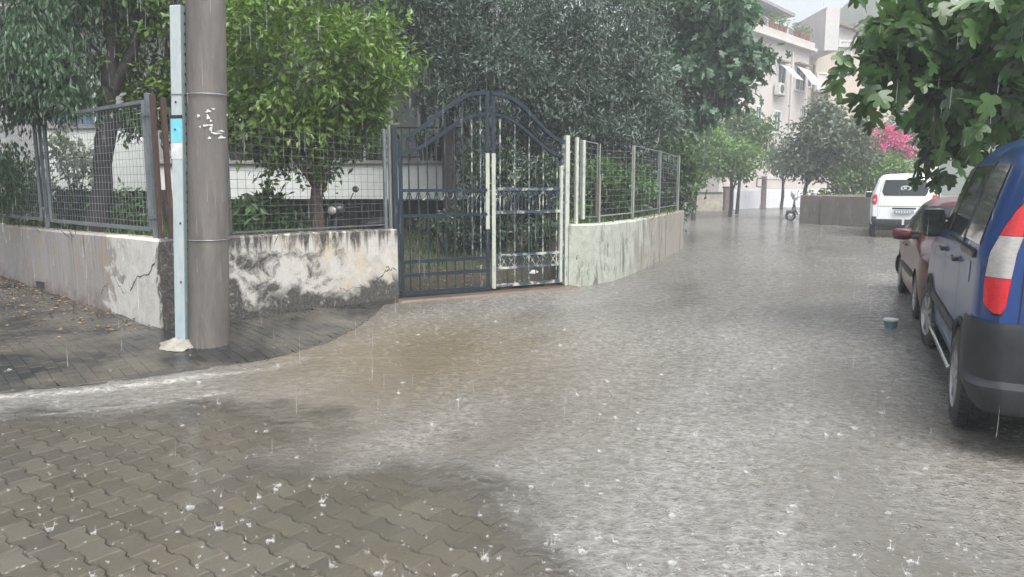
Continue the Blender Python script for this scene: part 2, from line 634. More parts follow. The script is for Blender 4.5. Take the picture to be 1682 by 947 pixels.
def dist_poly(P, Q, signed=True):
    """distance of points P(n,2) to polyline Q; sign + = left of the line direction"""
    best = np.full(len(P), 1e9)
    sgn = np.zeros(len(P))
    for a, b in zip(Q[:-1], Q[1:]):
        ab = b - a
        t = np.clip(((P - a) @ ab) / (ab @ ab), 0, 1)
        d = P - (a + t[:, None] * ab)
        dd = np.linalg.norm(d, axis=1)
        cr = ab[0] * d[:, 1] - ab[1] * d[:, 0]
        m = dd < best
        best[m] = dd[m]
        sgn[m] = np.sign(cr[m])
    return best * sgn


def paver_mesh(name, polys, zs, inset, mat, skirt=.03, bevel=.005, tilt=.0):
    V, Fl, S, tone = [], [], [], []
    for poly, z in zip(polys, zs):
        n = len(poly)
        p = np.asarray(poly)
        c = p.mean(0)
        d = c - p
        ln = np.linalg.norm(d, axis=1, keepdims=True)
        pin = p + d / ln * inset
        pin2 = p + d / ln * (inset * .25)
        tx, ty = rng.normal(size=2) * tilt
        k = len(V)
        zv = z if hasattr(z, '__len__') else [z] * n
        for q, dz in ((pin, 0), (pin2, -bevel), (pin2, -skirt)):
            for (x, y), z in zip(q, zv):
                V.append((x, y, z + dz + (x - c[0]) * tx + (y - c[1]) * ty))
        Fl += [k + i for i in range(n)]
        S.append(n)
        for r in (0, 1):
            for i in range(n):
                j = (i + 1) % n
                Fl += [k + r * n + i, k + (r + 1) * n + i, k + (r + 1) * n + j, k + r * n + j]
                S.append(4)
        tone += [rng.random()] * (3 * n)
    me = new_mesh_np(name, V, Fl, S, mat, {'tone': ('POINT', tone)})
    return link(name, me)


def paver_mat(name, ca, cb, rough, wet=.5, spec=.4, bmp=.35):
    m = bpy.data.materials.new(name)
    b = NB(m)
    co = b.coord()
    t = b.attr('tone').outputs['Fac']
    colr = b.mix(t, ca, cb)
    colr = b.mix(b.ramp(b.noise(co, 1.3, 5, .6, .4), .4, .62), colr, b.mix(.5, colr, (.15, .135, .108)))
    sp = b.noise(co, 95, 4, .75)
    colr = b.mix(.5, colr, b.mix(sp, (.05, .05, .05), (.95, .95, .95)), 'OVERLAY')
    r = b.math('MULTIPLY_ADD', b.noise(co, 4, 4), .2)
    r.node.inputs[2].default_value = rough
    p = b.principled(colr, r, Coat_Weight=wet, Coat_Roughness=.06, Coat_IOR=1.33, Specular_IOR_Level=spec)
    b.link(b.bump(sp, bmp, .003), p.inputs['Normal'])
    b.link(b.bump(b.noise(co, 45, 3), .35, .004), p.inputs['Coat Normal'])
    b.done(p)
    return m


# interlocking I-shaped pavers of the road
U = np.array((.795, -.606)); Vv = np.array((.606, .795))
PL, PH, PA = .195, .135, .0095
rp, rz_ = [], []
O2 = np.array((-1.6, 3.8))


def wav(k, u):
    x = ((u + (.5 * PL if k % 2 else 0)) / PL) % 1.0
    x = x - 1 if x > .5 else x
    a = abs(x)
    return PA if a <= .17 else (-PA if a >= .33 else PA * (1 - 2 * (a - .17) / .16))


EDGE = np.array([g(-300, 690)[:2], g(0, 690)[:2], g(400, 690)[:2], g(640, 757)[:2], g(830, 862)[:2], g(935, 945)[:2], g(1010, 1040)[:2]])
for k in range(-34, 38):
    for j in range(-34, 36):
        u0 = j * PL + (.5 * PL if k % 2 == 0 else 0)
        us = [u0 + f * PL for f in (0, .17, .33, .5, .67, .83, 1.0)]
        # row k lies between joint line k and k+1; widest at its two ends
        us = sorted(us)
        low = [(u, k * PH + wav(k, u)) for u in us]
        up = [(u, (k + 1) * PH + wav(k + 1, u)) for u in reversed(us)]
        ctr = O2 + U * (u0 + PL / 2) + Vv * ((k + .5) * PH)
        if not (-6 < ctr[0] < 2.4 and 1.6 < ctr[1] < 7.4):
            continue
        if dist_poly(ctr[None], KP)[0] > -.12:
            continue
        rp.append([O2 + U * u + Vv * v for u, v in low + up])
        e = dist_poly(ctr[None], EDGE)[0]
        rz_.append(np.clip(-.007 - .05 * max(0, e) ** .9, -.05, .01) + rng.normal() * .0008)
M['road_paver'] = paver_mat('wet_interlocking_pavers', (.112, .111, .102), (.170, .165, .148), .4, .22)
tag(paver_mesh('road', rp, rz_, .0105, M['road_paver'], bevel=.006, tilt=.0015), kind='structure')
rb = MB()
rb.grid(np.array([[(x, y, -.030 if y > 8 else -.062) for y in np.linspace(-3, 70, 60)] for x in np.linspace(-16, 40, 40)]))
tag(rb.build('road_bed', M['road_base']), kind='structure')

# pavement: rectangular pavers, running bond, dark and wet
pd = g(253, 598, PZ)[:2] - g(189, 560, PZ)[:2]
pd /= np.linalg.norm(pd)
pn = np.array((-pd[1], pd[0]))
pp, pz = [], []
poly_in = None
for r in range(-60, 90):
    for c in range(-60, 60):
        u0 = c * .2 + (.1 if r % 2 else 0)
        ctr = C0 + pd * (u0 + .1) + pn * (r * .1 + .05)
        if not (-13 < ctr[0] < -.9 and 2.5 < ctr[1] < 18):
            continue
        d = dist_poly(ctr[None], KP)[0]
        if d < .02:
            continue
        # stay on the street side of the two walls
        nA = np.array((dA[1], -dA[0]))
        nB = (G0 - C0) / np.linalg.norm(G0 - C0)
        inA = np.dot(ctr - C0, np.array((-dA[1], dA[0])))
        inB = np.dot(ctr - C0, np.array((-nB[1], nB[0])))
        if inB > -.02 and inA < .02:
            continue
        q4 = np.array([C0 + pd * (u0 + a) + pn * (r * .1 + b_) for a, b_ in ((0, 0), (.2, 0), (.2, .1), (0, .1))])
        d4 = dist_poly(q4, KP)
        if d4.max() < .17:
            continue
        if d4.min() < .15:      # cut to the kerb
            e_ = 1e-3
            gx_ = (dist_poly(q4 + (e_, 0), KP) - d4) / e_
            gy_ = (dist_poly(q4 + (0, e_), KP) - d4) / e_
            q4 = q4 + np.stack([gx_, gy_], 1) * np.clip(.15 - d4, 0, 1)[:, None]
        if max(np.linalg.norm(q4[i_] - q4[i_ - 1]) for i_ in range(4)) > .24:
            continue
        pp.append(q4)
        d4 = dist_poly(q4, KP)
        h = PZ - .066 * np.clip(1 - (d4 - .15) / .85, 0, 1) ** 1.4 + .010 * math.sin(ctr[0] * 2.1) * math.sin(ctr[1] * 1.7) * min(1, max(0, d - .2))
        pz.append(h + rng.normal() * .0010)
M['pavement_paver'] = paver_mat('dark_wet_pavement_pavers', (.017, .018, .019), (.036, .036, .035), .14, .0, .16, .2)
tag(paver_mesh('pavement', pp, pz, .006, M['pavement_paver'], bevel=.004, tilt=.008), kind='structure')
pb = MB()
nk = len(KP)
inner = [C0 + dA * 14, C0, G0]
sub = [tuple(p) for p in KP] + [tuple(G0), tuple(C0), tuple(C0 + dA * 14), (-20, 8)]
pb.prism(sub, -.2, [-.03] * nk + [.045] * 4)
tag(pb.build('pavement_bed', M['road_base']), kind='structure')

# kerb: low worn concrete strip along the pavement edge
kq = []
for i in range(nk - 1):
    n_seg = max(1, int(np.linalg.norm(KP[i + 1] - KP[i]) / .06))
    kq += [KP[i] + (KP[i + 1] - KP[i]) * q / n_seg for q in range(n_seg)]
kq = np.array(kq + [KP[-1]])
for _ in range(14):
    kq[1:-1] = kq[1:-1] * .5 + (kq[:-2] + kq[2:]) * .25
kt = np.gradient(kq, axis=0)
kt /= np.linalg.norm(kt, axis=1, keepdims=True)
kn = np.stack([-kt[:, 1], kt[:, 0]], 1)
prof = [(.0, -.06), (.05, -.03), (.09, -.012), (.12, .000), (.145, .004), (.18, .006)]
KG = np.zeros((len(kq), len(prof), 3))
for i in range(len(kq)):
    wob = .012 * math.sin(i * .37) + .01 * math.sin(i * .91 + 1)
    for j, (o_, z_) in enumerate(prof):
        q = kq[i] + kn[i] * (o_ + (wob if j < 4 else 0))
        KG[i, j] = (q[0], q[1], z_ + rng.normal() * .003 + .006 * math.sin(i * .23))
kb = MB()
kb.grid(KG)
M['kerb'] = pmat('worn_kerb_concrete', (.058, .056, .053), (.036, .035, .034), 5, .4, .4, .008, Coat_Weight=.5, Coat_Roughness=.1)
tag(kb.build('kerb', M['kerb'], smooth=True), kind='structure')

# ---- water
xs = np.concatenate([np.arange(-16, -7, .4), np.arange(-7, -4.2, .07), np.arange(-4.2, 4.2, .025), np.arange(4.2, 7, .06), np.arange(7, 16, .3), np.arange(16, 40, 1.0)])
ys = np.concatenate([np.arange(-3, 2.4, .3), np.arange(2.4, 8, .025), np.arange(8, 14, .05), np.arange(14, 20, .12), np.arange(20, 60, .6)])
X, Y = np.meshgrid(xs, ys, indexing='ij')
P2 = np.stack([X.ravel(), Y.ravel()], 1)
eD = dist_poly(P2, EDGE)           # + = on the flooded side
kD = -dist_poly(P2, KP)            # + = on the road side


def vnoise(P, s, seed):
    r = np.random.default_rng(seed)
    out = np.zeros(len(P))
    for k in range(10):
        a = r.random() * 2 * PI
        f = s * (.5 + 1.2 * r.random())
        out += np.sin(P @ np.array((math.cos(a), math.sin(a))) * f + r.random() * 6.28)
    return out / 4.5


turb = .5 + (eD + .30 * vnoise(P2, 3, 1) + .16 * vnoise(P2, 9, 2)) / .8
# a shoal in the middle of the bend where the pavers show faintly
sh = np.exp(-(((P2[:, 0] + 1.2) / 1.3) ** 2 + ((P2[:, 1] - 5.3) / .55) ** 2))
turb = np.clip(turb - .35 * sh, 0.0, .97)
turb = .98 * np.clip((turb - .5) * 1.25 + .5, 0, 1)
silt = np.clip(1.1 * np.exp(-((P2[:, 0] + .9) / 1.7) ** 2 - ((P2[:, 1] - 7.3) / 2.1) ** 2) + .5 * np.exp(-((P2[:, 0] - 3.4) / .8) ** 2 - ((P2[:, 1] - 4.4) / 1.0) ** 2), 0, 1)
foam = np.exp(-((kD - .10 - .10 * vnoise(P2, 2.2, 3)) / (.10 + .05 * vnoise(P2, 4, 6))) ** 2) * (P2[:, 0] < -1.9) * (P2[:, 1] < 9)
foam *= np.clip((-1.7 - P2[:, 0]) / 1.2, 0, 1)
foam = np.clip(foam + .55 * np.exp(-((kD - .55 - .25 * vnoise(P2, 1.6, 9)) / .05) ** 2) * (P2[:, 0] < -2.2) * (P2[:, 1] < 8), 0, 1)
Zw = .0025 * vnoise(P2, 5, 4) + .002 * vnoise(P2, 14, 5)
Zw += np.where(P2[:, 1] > 7, .004, 0)
# choppy ripples of the running water: many short waves, weaker over the shallow film
rr_ = np.random.default_rng(21)
chop = np.zeros(len(P2))
for k in range(46):
    lam = .055 * (4.2 ** rr_.random())
    a_ = rr_.normal() * .8 + math.radians(70)
    amp = lam * .0065
    wx_ = P2 @ np.array((math.cos(a_), math.sin(a_))) * (2 * PI / lam) + rr_.random() * 6.28 + .5 * np.sin(P2[:, 0] * 2.1 + k) + .5 * np.sin(P2[:, 1] * 1.7 + 2 * k)
    chop += amp * np.sin(wx_)
chop *= (.6 + .4 * np.clip(vnoise(P2, 1.1, 31) + .4, 0, 1))
Zw0 = Zw.copy()
nx, ny = len(xs), len(ys)
idx = np.arange(nx * ny).reshape(nx, ny)
Q = np.stack([idx[:-1, :-1], idx[1:, :-1], idx[1:, 1:], idx[:-1, 1:]], -1).reshape(-1, 4)
rot_ = np.stack([P2[:, 0] * .42 + P2[:, 1] * .91, (P2[:, 1] * .42 - P2[:, 0] * .91) * 2.6], 1)     # streaks along the current
band = .6 * vnoise(rot_, .9, 8) + .5 * vnoise(rot_, 2.4, 14)
rough = np.clip(.52 + .55 * band + .12 * np.clip((P2[:, 0] + .2) / 1.5, -1, 1), 0, 1)
rough *= 1 - .6 * np.clip((P2[:, 1] - 8.5) / 5, 0, 1)
sky_glint = np.clip(.10 + .75 * rough, .05, 1) * (1 - .75 * silt) * np.clip(turb, 0, 1)  # strength of the sky reflection painted into the water colour
Zw = Zw0 + chop * (.25 + .9 * rough) * np.clip(turb - .1, 0.02, 1)
chop_z = 1
calm = np.exp(-(((P2[:, 0] - 4.6) / 1.6) ** 2 + ((P2[:, 1] - 13.5) / 2.2) ** 2))
wm = bpy.data.materials.new('muddy_flood_water')
b = NB(wm)
co = b.coord()
mud = b.mix(b.ramp(b.noise(b.mapping(co, (.5, .9, 1)), .55, 4, .55, .5), .35, .68), (.124, .118, .102), (.106, .103, .094))
mud = b.mix(b.attr('silt').outputs['Fac'], mud, (.148, .124, .086))
foam_n = b.math('MULTIPLY', b.attr('foam').outputs['Fac'], b.ramp(b.noise(co, 16, 4, .65, 1.2), .36, .62), True)
speck = b.ramp(b.noise(co, 24, 3, .6, .8), .66, .78)
foam_all = b.math('MAXIMUM', foam_n, b.math('MULTIPLY', speck, .35))
# ripples: flow chop + rings of the falling drops
n1 = b.noise(b.mapping(co, (.8, 1.1, 1), (0, 0, .35)), 14, 3, .55, .6)
n2 = b.noise(b.mapping(co, (.8, 1.3, 1), (0, 0, -.3)), 34, 3, .6, .5)
vo = b.n('ShaderNodeTexVoronoi')
b.link(co, vo.inputs['Vector'])
vo.inputs['Scale'].default_value = 9
ringp = b.math('MULTIPLY', vo.outputs['Distance'], 38)
ringp = b.math('ADD', ringp, b.math('MULTIPLY', b.sep(vo.outputs['Color'])[0], 6.28))
ring = b.math('MULTIPLY', b.math('SINE', ringp), b.math('SUBTRACT', .5, vo.outputs['Distance'], True))
# ripple crests painted pale in place of reflected sky, troughs keep the mud colour
cr_ = b.math('ADD', b.math('MULTIPLY', n1, .45), b.math('MULTIPLY', n2, .55))
cr_ = b.math('MULTIPLY', b.ramp(cr_, .37, .655), b.attr('sky_glint').outputs['Fac'])
body_col = b.mix(cr_, mud, (.36, .36, .352))
body_col = b.mix(foam_all, body_col, (.45, .44, .415))
hgt = b.math('ADD', b.math('MULTIPLY', n1, 1.6), b.math('ADD', b.math('MULTIPLY', n2, .8), b.math('MULTIPLY', ring, 1.4)))
hgt = b.math('MULTIPLY', hgt, b.math('ADD', b.math('MULTIPLY', b.attr('turb').outputs['Fac'], b.math('ADD', .25, b.math('MULTIPLY', b.attr('rough').outputs['Fac'], .75))), .06))   # the film over the pavers stays almost flat
nrm = b.bump(hgt, 1.0, .020)
dif = b.n('ShaderNodeBsdfDiffuse')
b.link(body_col, dif.inputs[0])
up_ = b.n('ShaderNodeCombineXYZ')
up_.inputs[2].default_value = 1.0
b.link(up_.outputs[0], dif.inputs['Normal'])      # the murk below does not follow the ripples
tr = b.n('ShaderNodeBsdfTransparent')
tr.inputs[0].default_value = (.93, .91, .87, 1)
mA = b.n('ShaderNodeMixShader')
tb_ = b.attr('turb').outputs['Fac']
rag = b.math('MULTIPLY', b.math('MULTIPLY', tb_, b.math('SUBTRACT', 1.0, tb_)), b.math('SUBTRACT', b.noise(b.mapping(co, (.8, 1.3, 1)), 11, 5, .65, 1.0), .5))
tb2 = b.math('ADD', tb_, b.math('MULTIPLY', rag, 8.0), True)
b.link(b.math('MAXIMUM', tb2, foam_n), mA.inputs[0])
b.link(tr.outputs[0], mA.inputs[1])
b.link(dif.outputs[0], mA.inputs[2])
gl = b.n('ShaderNodeBsdfGlossy')
gl.inputs['Roughness'].default_value = .06
b.link(nrm, gl.inputs['Normal'])
fr = b.n('ShaderNodeFresnel')
fr.inputs['IOR'].default_value = 1.42
b.link(nrm, fr.inputs['Normal'])
mB = b.n('ShaderNodeMixShader')
b.link(fr.outputs[0], mB.inputs[0])
b.link(mA.outputs[0], mB.inputs[1])
b.link(gl.outputs[0], mB.inputs[2])
b.done(mB)
me = new_mesh_np('water', np.stack([P2[:, 0], P2[:, 1], Zw], 1), Q.ravel(), np.full(len(Q), 4), wm,
                 {'silt': ('POINT', silt), 'rough': ('POINT', rough), 'sky_glint': ('POINT', sky_glint), 'turb': ('POINT', turb), 'foam': ('POINT', foam)}, None, True)
tag(link('water', me), kind='structure')

# splashes where drops strike
sm = bpy.data.materials.new('splash_water')
b = NB(sm)
p1 = b.principled((.80, .82, .82), .15)
t1 = b.n('ShaderNodeBsdfTransparent')
mx = b.n('ShaderNodeMixShader')
mx.inputs[0].default_value = .26
b.link(t1.outputs[0], mx.inputs[1])
b.link(p1.outputs[0], mx.inputs[2])
b.done(mx)
sp = MB()
cnt = 0
while cnt < 1150:
    y = 3 + 15 * rng.random() ** 1.7
    x = rng.uniform(-.75, .68) * y
    q = np.array([[x, y]])
    if dist_poly(q, KP)[0] > .1 and y < 9:
        if rng.random() > .06: continue
        zb = PZ
    else:
        zb = 0
    if x > 2.9 + (y - 5) * .42 or (y > 9.5 and x < (y - 11.2) * .5): continue
    cnt += 1
    s = (1 + .05 * y) * (rng.uniform(.55, .95) if rng.random() < .17 else rng.uniform(.16, .38))
    nC = 9
    rr0, hh0 = .011 * s * rng.uniform(.8, 1.3), .015 * s * rng.uniform(.7, 1.2)
    vs_ = []
    for q_ in range(nC):
        a = 2 * PI * q_ / nC
        vs_.append((x + rr0 * math.cos(a), y + rr0 * math.sin(a), zb - .004))
    for q_ in range(nC):
        a = 2 * PI * (q_ + .5 * (q_ % 2)) / nC
        e_ = rng.uniform(.25, 1.0)
        r_ = rr0 * (1.15 + .7 * e_)
        vs_.append((x + r_ * math.cos(a), y + r_ * math.sin(a), zb + hh0 * e_))
    sp.add(vs_, [(q_, (q_ + 1) % nC, nC + (q_ + 1) % nC, nC + q_) for q_ in range(nC)])
    if rng.random() < .75:
        for k in range(rng.integers(2, 5)):
            a = rng.random() * 6.28
            hh = hh0 * rng.uniform(1.4, 3.2)
            lean = rng.uniform(.05, .6)
            p0 = (x + rr0 * math.cos(a), y + rr0 * math.sin(a), zb)
            p1_ = (x + (rr0 + hh * lean) * math.cos(a), y + (rr0 + hh * lean) * math.sin(a), zb + hh)
            sp.tube([p0, p1_], [.0022 * s, .0010 * s], 4)
            sp.ellipsoid((p1_[0], p1_[1], p1_[2] + .006 * s), (.0026 * s,) * 3, 5, 4)
tag(sp.build('rain_splashes', sm), kind='stuff')

# falling rain: thin threads of water
rm = bpy.data.materials.new('rain_water')
b = NB(rm)
p1 = b.principled((.85, .88, .9), .1)
t1 = b.n('ShaderNodeBsdfTransparent')
mx = b.n('ShaderNodeMixShader')
mx.inputs[0].default_value = .30
b.link(t1.outputs[0], mx.inputs[1])
b.link(p1.outputs[0], mx.inputs[2])
b.done(mx)
nr = 2600
Rv, Rf, Rs = [], [], []
for i in range(nr):
    y = 3.6 + 11 * rng.random() ** .7
    x = rng.uniform(-.8, .8) * y
    z = rng.uniform(.15, 4.5)
    ln = rng.uniform(.06, .22)
    rr = rng.uniform(.0006, .0012) * (1 + .04 * y)
    k = len(Rv)
    dx = .02 * ln
    for (zz, r) in ((0, 1.0), (ln * .35, .8), (ln, .1)):
        for a in range(3):
            Rv.append((x + dx * zz / ln + rr * r * math.cos(a * 2.094), y + rr * r * math.sin(a * 2.094), z + zz))
    for q in range(2):
        for a in range(3):
            c2 = (a + 1) % 3
            Rf += [k + q * 3 + a, k + q * 3 + c2, k + q * 3 + 3 + c2, k + q * 3 + 3 + a]
            Rs.append(4)
tag(link('rain', new_mesh_np('rain', Rv, Rf, Rs, rm)), kind='stuff')

# ================================================================== GARDEN GROUND
gx = np.linspace(-16, 9, 110)
gy = np.linspace(8.2, 34, 110)
nBn = (G0 - C0) / np.linalg.norm(G0 - C0)
inw = np.array((-nBn[1], nBn[0]))      # into the lot
gdir = (G1 - G0) / np.linalg.norm(G1 - G0)
gin = np.array((-gdir[1], gdir[0]))
WR = np.array([g(934, 471)[:2], g(968, 469)[:2], g(1003, 463)[:2], g(1040, 450)[:2], g(1075, 433)[:2], g(1100, 420)[:2], g(1122, 408)[:2]])
LOT = np.array([C0 + dA * 16, C0, G0, G1] + list(WR[1:]) + [WR[-1] + np.array((-1.0, 12)), (4, 34), (-16, 34)])


def inside(p, poly):
    c = False
    j = len(poly) - 1
    for i in range(len(poly)):
        if (poly[i][1] > p[1]) != (poly[j][1] > p[1]) and p[0] < (poly[j][0] - poly[i][0]) * (p[1] - poly[i][1]) / (poly[j][1] - poly[i][1]) + poly[i][0]:
            c = not c
        j = i
    return c


def garden_z(x, y):
    """raised behind the walls, running down to street level behind the gate"""
    p = np.array((x, y)) - (G0 + G1) / 2
    s = np.dot(p, gdir)
    t = np.dot(p, gin)
    low = 1 / (1 + math.exp((abs(s + .1) - 1.75) * 7))
    fade = max(0, 1 - max(0, t - 1) / 9)
    base = .88
    return base * (1 - low * fade) + .06 * low * fade + .03 * math.sin(x * 2.3) * math.sin(y * 1.9)


GV, GF = [], []
gm = -np.ones((110, 110), int)
for i, x in enumerate(gx):
    for j, y in enumerate(gy):
        if inside((x, y), LOT):
            gm[i, j] = len(GV)
            GV.append((x, y, garden_z(x, y)))
for i in range(109):
    for j in range(109):
        q = [gm[i, j], gm[i + 1, j], gm[i + 1, j + 1], gm[i, j + 1]]
        if min(q) >= 0:
            GF.append(q)
gb = MB()
gb.add(GV, GF)
tag(gb.build('garden_soil', M['soil'], smooth=True), kind='structure')
# threshold under the gate
th = MB()
c = (G0 + G1) / 2 + gin * .15
th.box((c[0], c[1], -.04), (3.0, .75, .14), math.atan2(gdir[1], gdir[0]), bev=.03)
M['threshold'] = pmat('brown_wet_threshold', (.12, .085, .06), (.09, .065, .048), 4, .35, .3, .01)
tag(th.build('threshold', M['threshold']), kind='structure')


# ================================================================== WALLS
def wall_mat(name, mode):
    m = bpy.data.materials.new(name)
    b = NB(m)
    s = b.attr('run').outputs['Fac']
    co = b.coord()
    z = b.sep(co)[2]
    big = b.noise(co, 1.6, 6, .62, .4)
    mid = b.noise(co, 5, 6, .65, .6)
    fine = b.noise(co, 40, 4, .6)
    streak = b.noise(b.mapping(co, (9, 9, .9)), 1.6, 5, .65, .4)
    if mode == 'front':
        white = b.mix(b.ramp(mid, .4, .68), (.47, .46, .43), (.33, .315, .285))
        oc = b.math('MULTIPLY', b.ramp(b.noise(co, 2.4, 4, .6), .47, .60), b.ramp(s, .35, .55))
        white = b.mix(b.math('MULTIPLY', oc, .5), white, (.46, .36, .22))
        black = b.mix(b.ramp(fine, .35, .7), (.03, .029, .027), (.10, .095, .088))
        # mildew heavy next to the pole and along a ragged foot, streaks from the coping
        f1 = b.math('ADD', b.math('MULTIPLY', b.math('SUBTRACT', .58, s), .9), b.math('MULTIPLY', b.math('SUBTRACT', mid, .5), 2.4))
        foot = b.math('ADD', b.math('MULTIPLY', b.math('SUBTRACT', .40, z), 2.3), b.math('MULTIPLY', b.math('SUBTRACT', big, .5), 2.6))
        topk = b.math('ADD', b.math('MULTIPLY', b.math('SUBTRACT', z, .80), 2.4), b.math('MULTIPLY', b.math('SUBTRACT', streak, .5), 2.6))
        k = b.math('MAXIMUM', b.ramp(f1, .05, .40), b.math('MAXIMUM', b.ramp(foot, .1, .35), b.ramp(topk, .05, .5)))
        k = b.math('MULTIPLY', k, b.ramp(b.noise(co, 11, 5, .7, .5), .22, .42))
        colr = b.mix(k, white, black)
    elif mode == 'side':
        grey = b.mix(b.ramp(streak, .35, .7), (.36, .345, .33), (.26, .24, .23))
        oc = b.math('MULTIPLY', b.ramp(b.noise(co, 1.9, 4, .6),   .5, .64), .4)
        grey = b.mix(oc, grey, (.40, .28, .16))
        grey = b.mix(b.ramp(b.math('ADD', b.math('MULTIPLY', b.math('SUBTRACT', .25, z), 2.0), b.math('MULTIPLY', b.math('SUBTRACT', mid, .5), 2)), .0, .5), grey, (.22, .17, .15))
        white = b.mix(b.ramp(mid, .42, .68), (.66, .65, .60), (.46, .44, .39))
        f = b.math('ADD', b.math('MULTIPLY', b.math('SUBTRACT', 1.95, s), .55), b.math('MULTIPLY', b.math('SUBTRACT', big, .5), 3.2))
        colr = b.mix(b.ramp(f, .2, .32), grey, white)
        dk = b.math('ADD', b.math('MULTIPLY', b.math('SUBTRACT', .18, s), 3.0), b.math('MULTIPLY', b.math('SUBTRACT', mid, .5), 2.0))
        st = b.math('MULTIPLY', b.ramp(streak, .60, .72), b.ramp(z, .35, .95))
        colr = b.mix(b.math('MAXIMUM', b.ramp(dk, .2, .5), b.math('MULTIPLY', st, .75)), colr, (.07, .065, .06))
    else:
        pale = b.mix(b.ramp(mid, .4, .7), (.40, .425, .37), (.26, .28, .235))
        ex = b.ramp(b.math('ADD', big, b.math('MULTIPLY', b.math('SUBTRACT', s, 3.0), .09)), .44, .60)
        colr = b.mix(ex, pale, b.mix(b.ramp(fine, .3, .7), (.30, .285, .24), (.185, .17, .145)))
        st = b.math('MULTIPLY', b.ramp(b.noise(b.mapping(co, (3, 3, .5)), 1.6, 5, .7, .8), .53, .63), .85)
        colr = b.mix(st, colr, (.085, .075, .06))
    colr = b.mix(.3, colr, b.mix(fine, (.15, .15, .15), (1, 1, 1)), 'OVERLAY')
    p = b.principled(colr, .6)
    hgt = b.math('ADD', b.math('MULTIPLY', mid, .6), b.math('MULTIPLY', fine, .3))
    b.link(b.bump(hgt, .6, .012), p.inputs['Normal'])
    b.done(p)
    return m


def wall_run(name, path, thick, z0, ztops, mats, inner_left=True, nz=6, cracks=(), mat_of=None):
    """low wall following a path; run attribute = metres along; thickness goes to the left of the path direction"""
    path = [np.asarray(p, float) for p in path]
    Vs, Fs, mi, run = [], [], [], []
    s = 0
    offs = []
    for i, p in enumerate(path):
        t = path[min(i + 1, len(path) - 1)] - path[max(i - 1, 0)]
        if 0 < i < len(path) - 1:
            a = path[i] - path[i - 1]; a /= np.linalg.norm(a)
            c_ = path[i + 1] - path[i]; c_ /= np.linalg.norm(c_)
            t = a + c_
            k = 1 / max(.5, np.linalg.norm(t) / 2)
        else:
            k = 1
        t = t / np.linalg.norm(t)
        offs.append(np.array((-t[1], t[0])) * thick * k)
    ns = nz
    for i, p in enumerate(path):
        if i: s += np.linalg.norm(path[i] - path[i - 1])
        q = p + offs[i]
        zt = ztops[i]
        ring = [(p[0], p[1], z0 + (zt - z0 - .02) * k / ns) for k in range(ns + 1)]
        m_ = p * .9 + q * .1
        m2 = p * .1 + q * .9
        ring += [(m_[0], m_[1], zt), (m2[0], m2[1], zt + .004), (q[0], q[1], zt - .02), (q[0], q[1], z0)]
        Vs += ring
        run += [s] * len(ring)
    R = ns + 5
    for i in range(len(path) - 1):
        for k in range(R - 1):
            Fs.append((i * R + k, (i + 1) * R + k, (i + 1) * R + k + 1, i * R + k + 1))
            mi.append(mat_of(i) if mat_of else 0)
    Fs.append(tuple(range(R)))
    mi.append(mat_of(0) if mat_of else 0)
    Fs.append(tuple((len(path) - 1) * R + k for k in range(R - 1, -1, -1)))
    mi.append(mat_of(len(path) - 2) if mat_of else 0)
    for (pts, wd, ci) in cracks:
        # ragged dark crevice lying on the face, 2 mm proud
        k = len(Vs)
        for q, (pt, nrm) in enumerate(pts):
            ww = wd * (.35 + .9 * random.random()) if 0 < q < len(pts) - 1 else wd * .15
            a, nxt = np.asarray(pts[max(q - 1, 0)][0]), np.asarray(pts[min(q + 1, len(pts) - 1)][0])
            t = nxt - a
            t = t / (np.linalg.norm(t) + 1e-9)
            sd_ = np.cross(t, nrm)
            c0 = np.asarray(pt) + np.asarray(nrm) * .0025
            Vs += [tuple(c0 + sd_ * ww), tuple(c0 - sd_ * ww)]
            run += [0, 0]
        for q in range(len(pts) - 1):
            Fs.append((k + 2 * q, k + 2 * q + 1, k + 2 * q + 3, k + 2 * q + 2))
            mi.append(ci)
    flat = [i for f in Fs for i in f]
    me = new_mesh_np(name, Vs, flat, [len(f) for f in Fs], mats, {'run': ('POINT', run)}, mi)
    return link(name, me)


def jag(px_pts, p0, n, jitter=.012, sub=5):
    """crevice picked on a wall plane"""
    P = [onplane(x, y, p0, n) for x, y in px_pts]
    out = []
    for a, b_ in zip(P[:-1], P[1:]):
        for k in range(sub):
            out.append((a + (b_ - a) * k / sub + np.array((n[0] * 0, 0, rng.normal() * jitter)), n))
    out.append((P[-1], n))
    return out


nSide = np.array((dA[1], -dA[0], 0.0))
nSide = nSide if nSide[1] < 0 else -nSide
nFront = np.array((nBn[1], -nBn[0], 0.0))
c3 = np.array((C0[0], C0[1], 0))
M['crevice'] = pmat('dark_crevice', (.05, .045, .04), (.09, .085, .08), 30, .9)
M['chalk'] = pmat('chalky_scrawl', (.42, .41, .40), (.36, .35, .34), 20, .8)
cracks = [
    (jag([(258, 405), (255, 432), (244, 448), (222, 460), (214, 478)], c3, nSide), .009, 2),
    (jag([(185, 445), (195, 470), (205, 482)], c3, nSide), .006, 2),
    (jag([(166, 485), (170, 472), (178, 466)], c3, nSide), .006, 2),
    (jag([(640, 440), (628, 450), (618, 462), (612, 478), (616, 500)], c3, nFront), .009, 2),
    (jag([(652, 444), (640, 441), (634, 436)], c3, nFront), .008, 2),
    (jag([(598, 470), (570, 476), (556, 470)], c3, nFront), .005, 2),
    (jag([(12, 424), (16, 402), (20, 400), (24, 422)], c3, nSide, .002), .012, 3),
    (jag([(27, 424), (30, 402), (35, 400), (38, 424)], c3, nSide, .002), .012, 3),
    (jag([(41, 424), (44, 404), (48, 402), (50, 426), (58, 430)], c3, nSide, .002), .012, 3),
]
pathL = [C0 + dA * d for d in (15, 11, 8, 6, 4.5, 3, 2, 1, 0)]
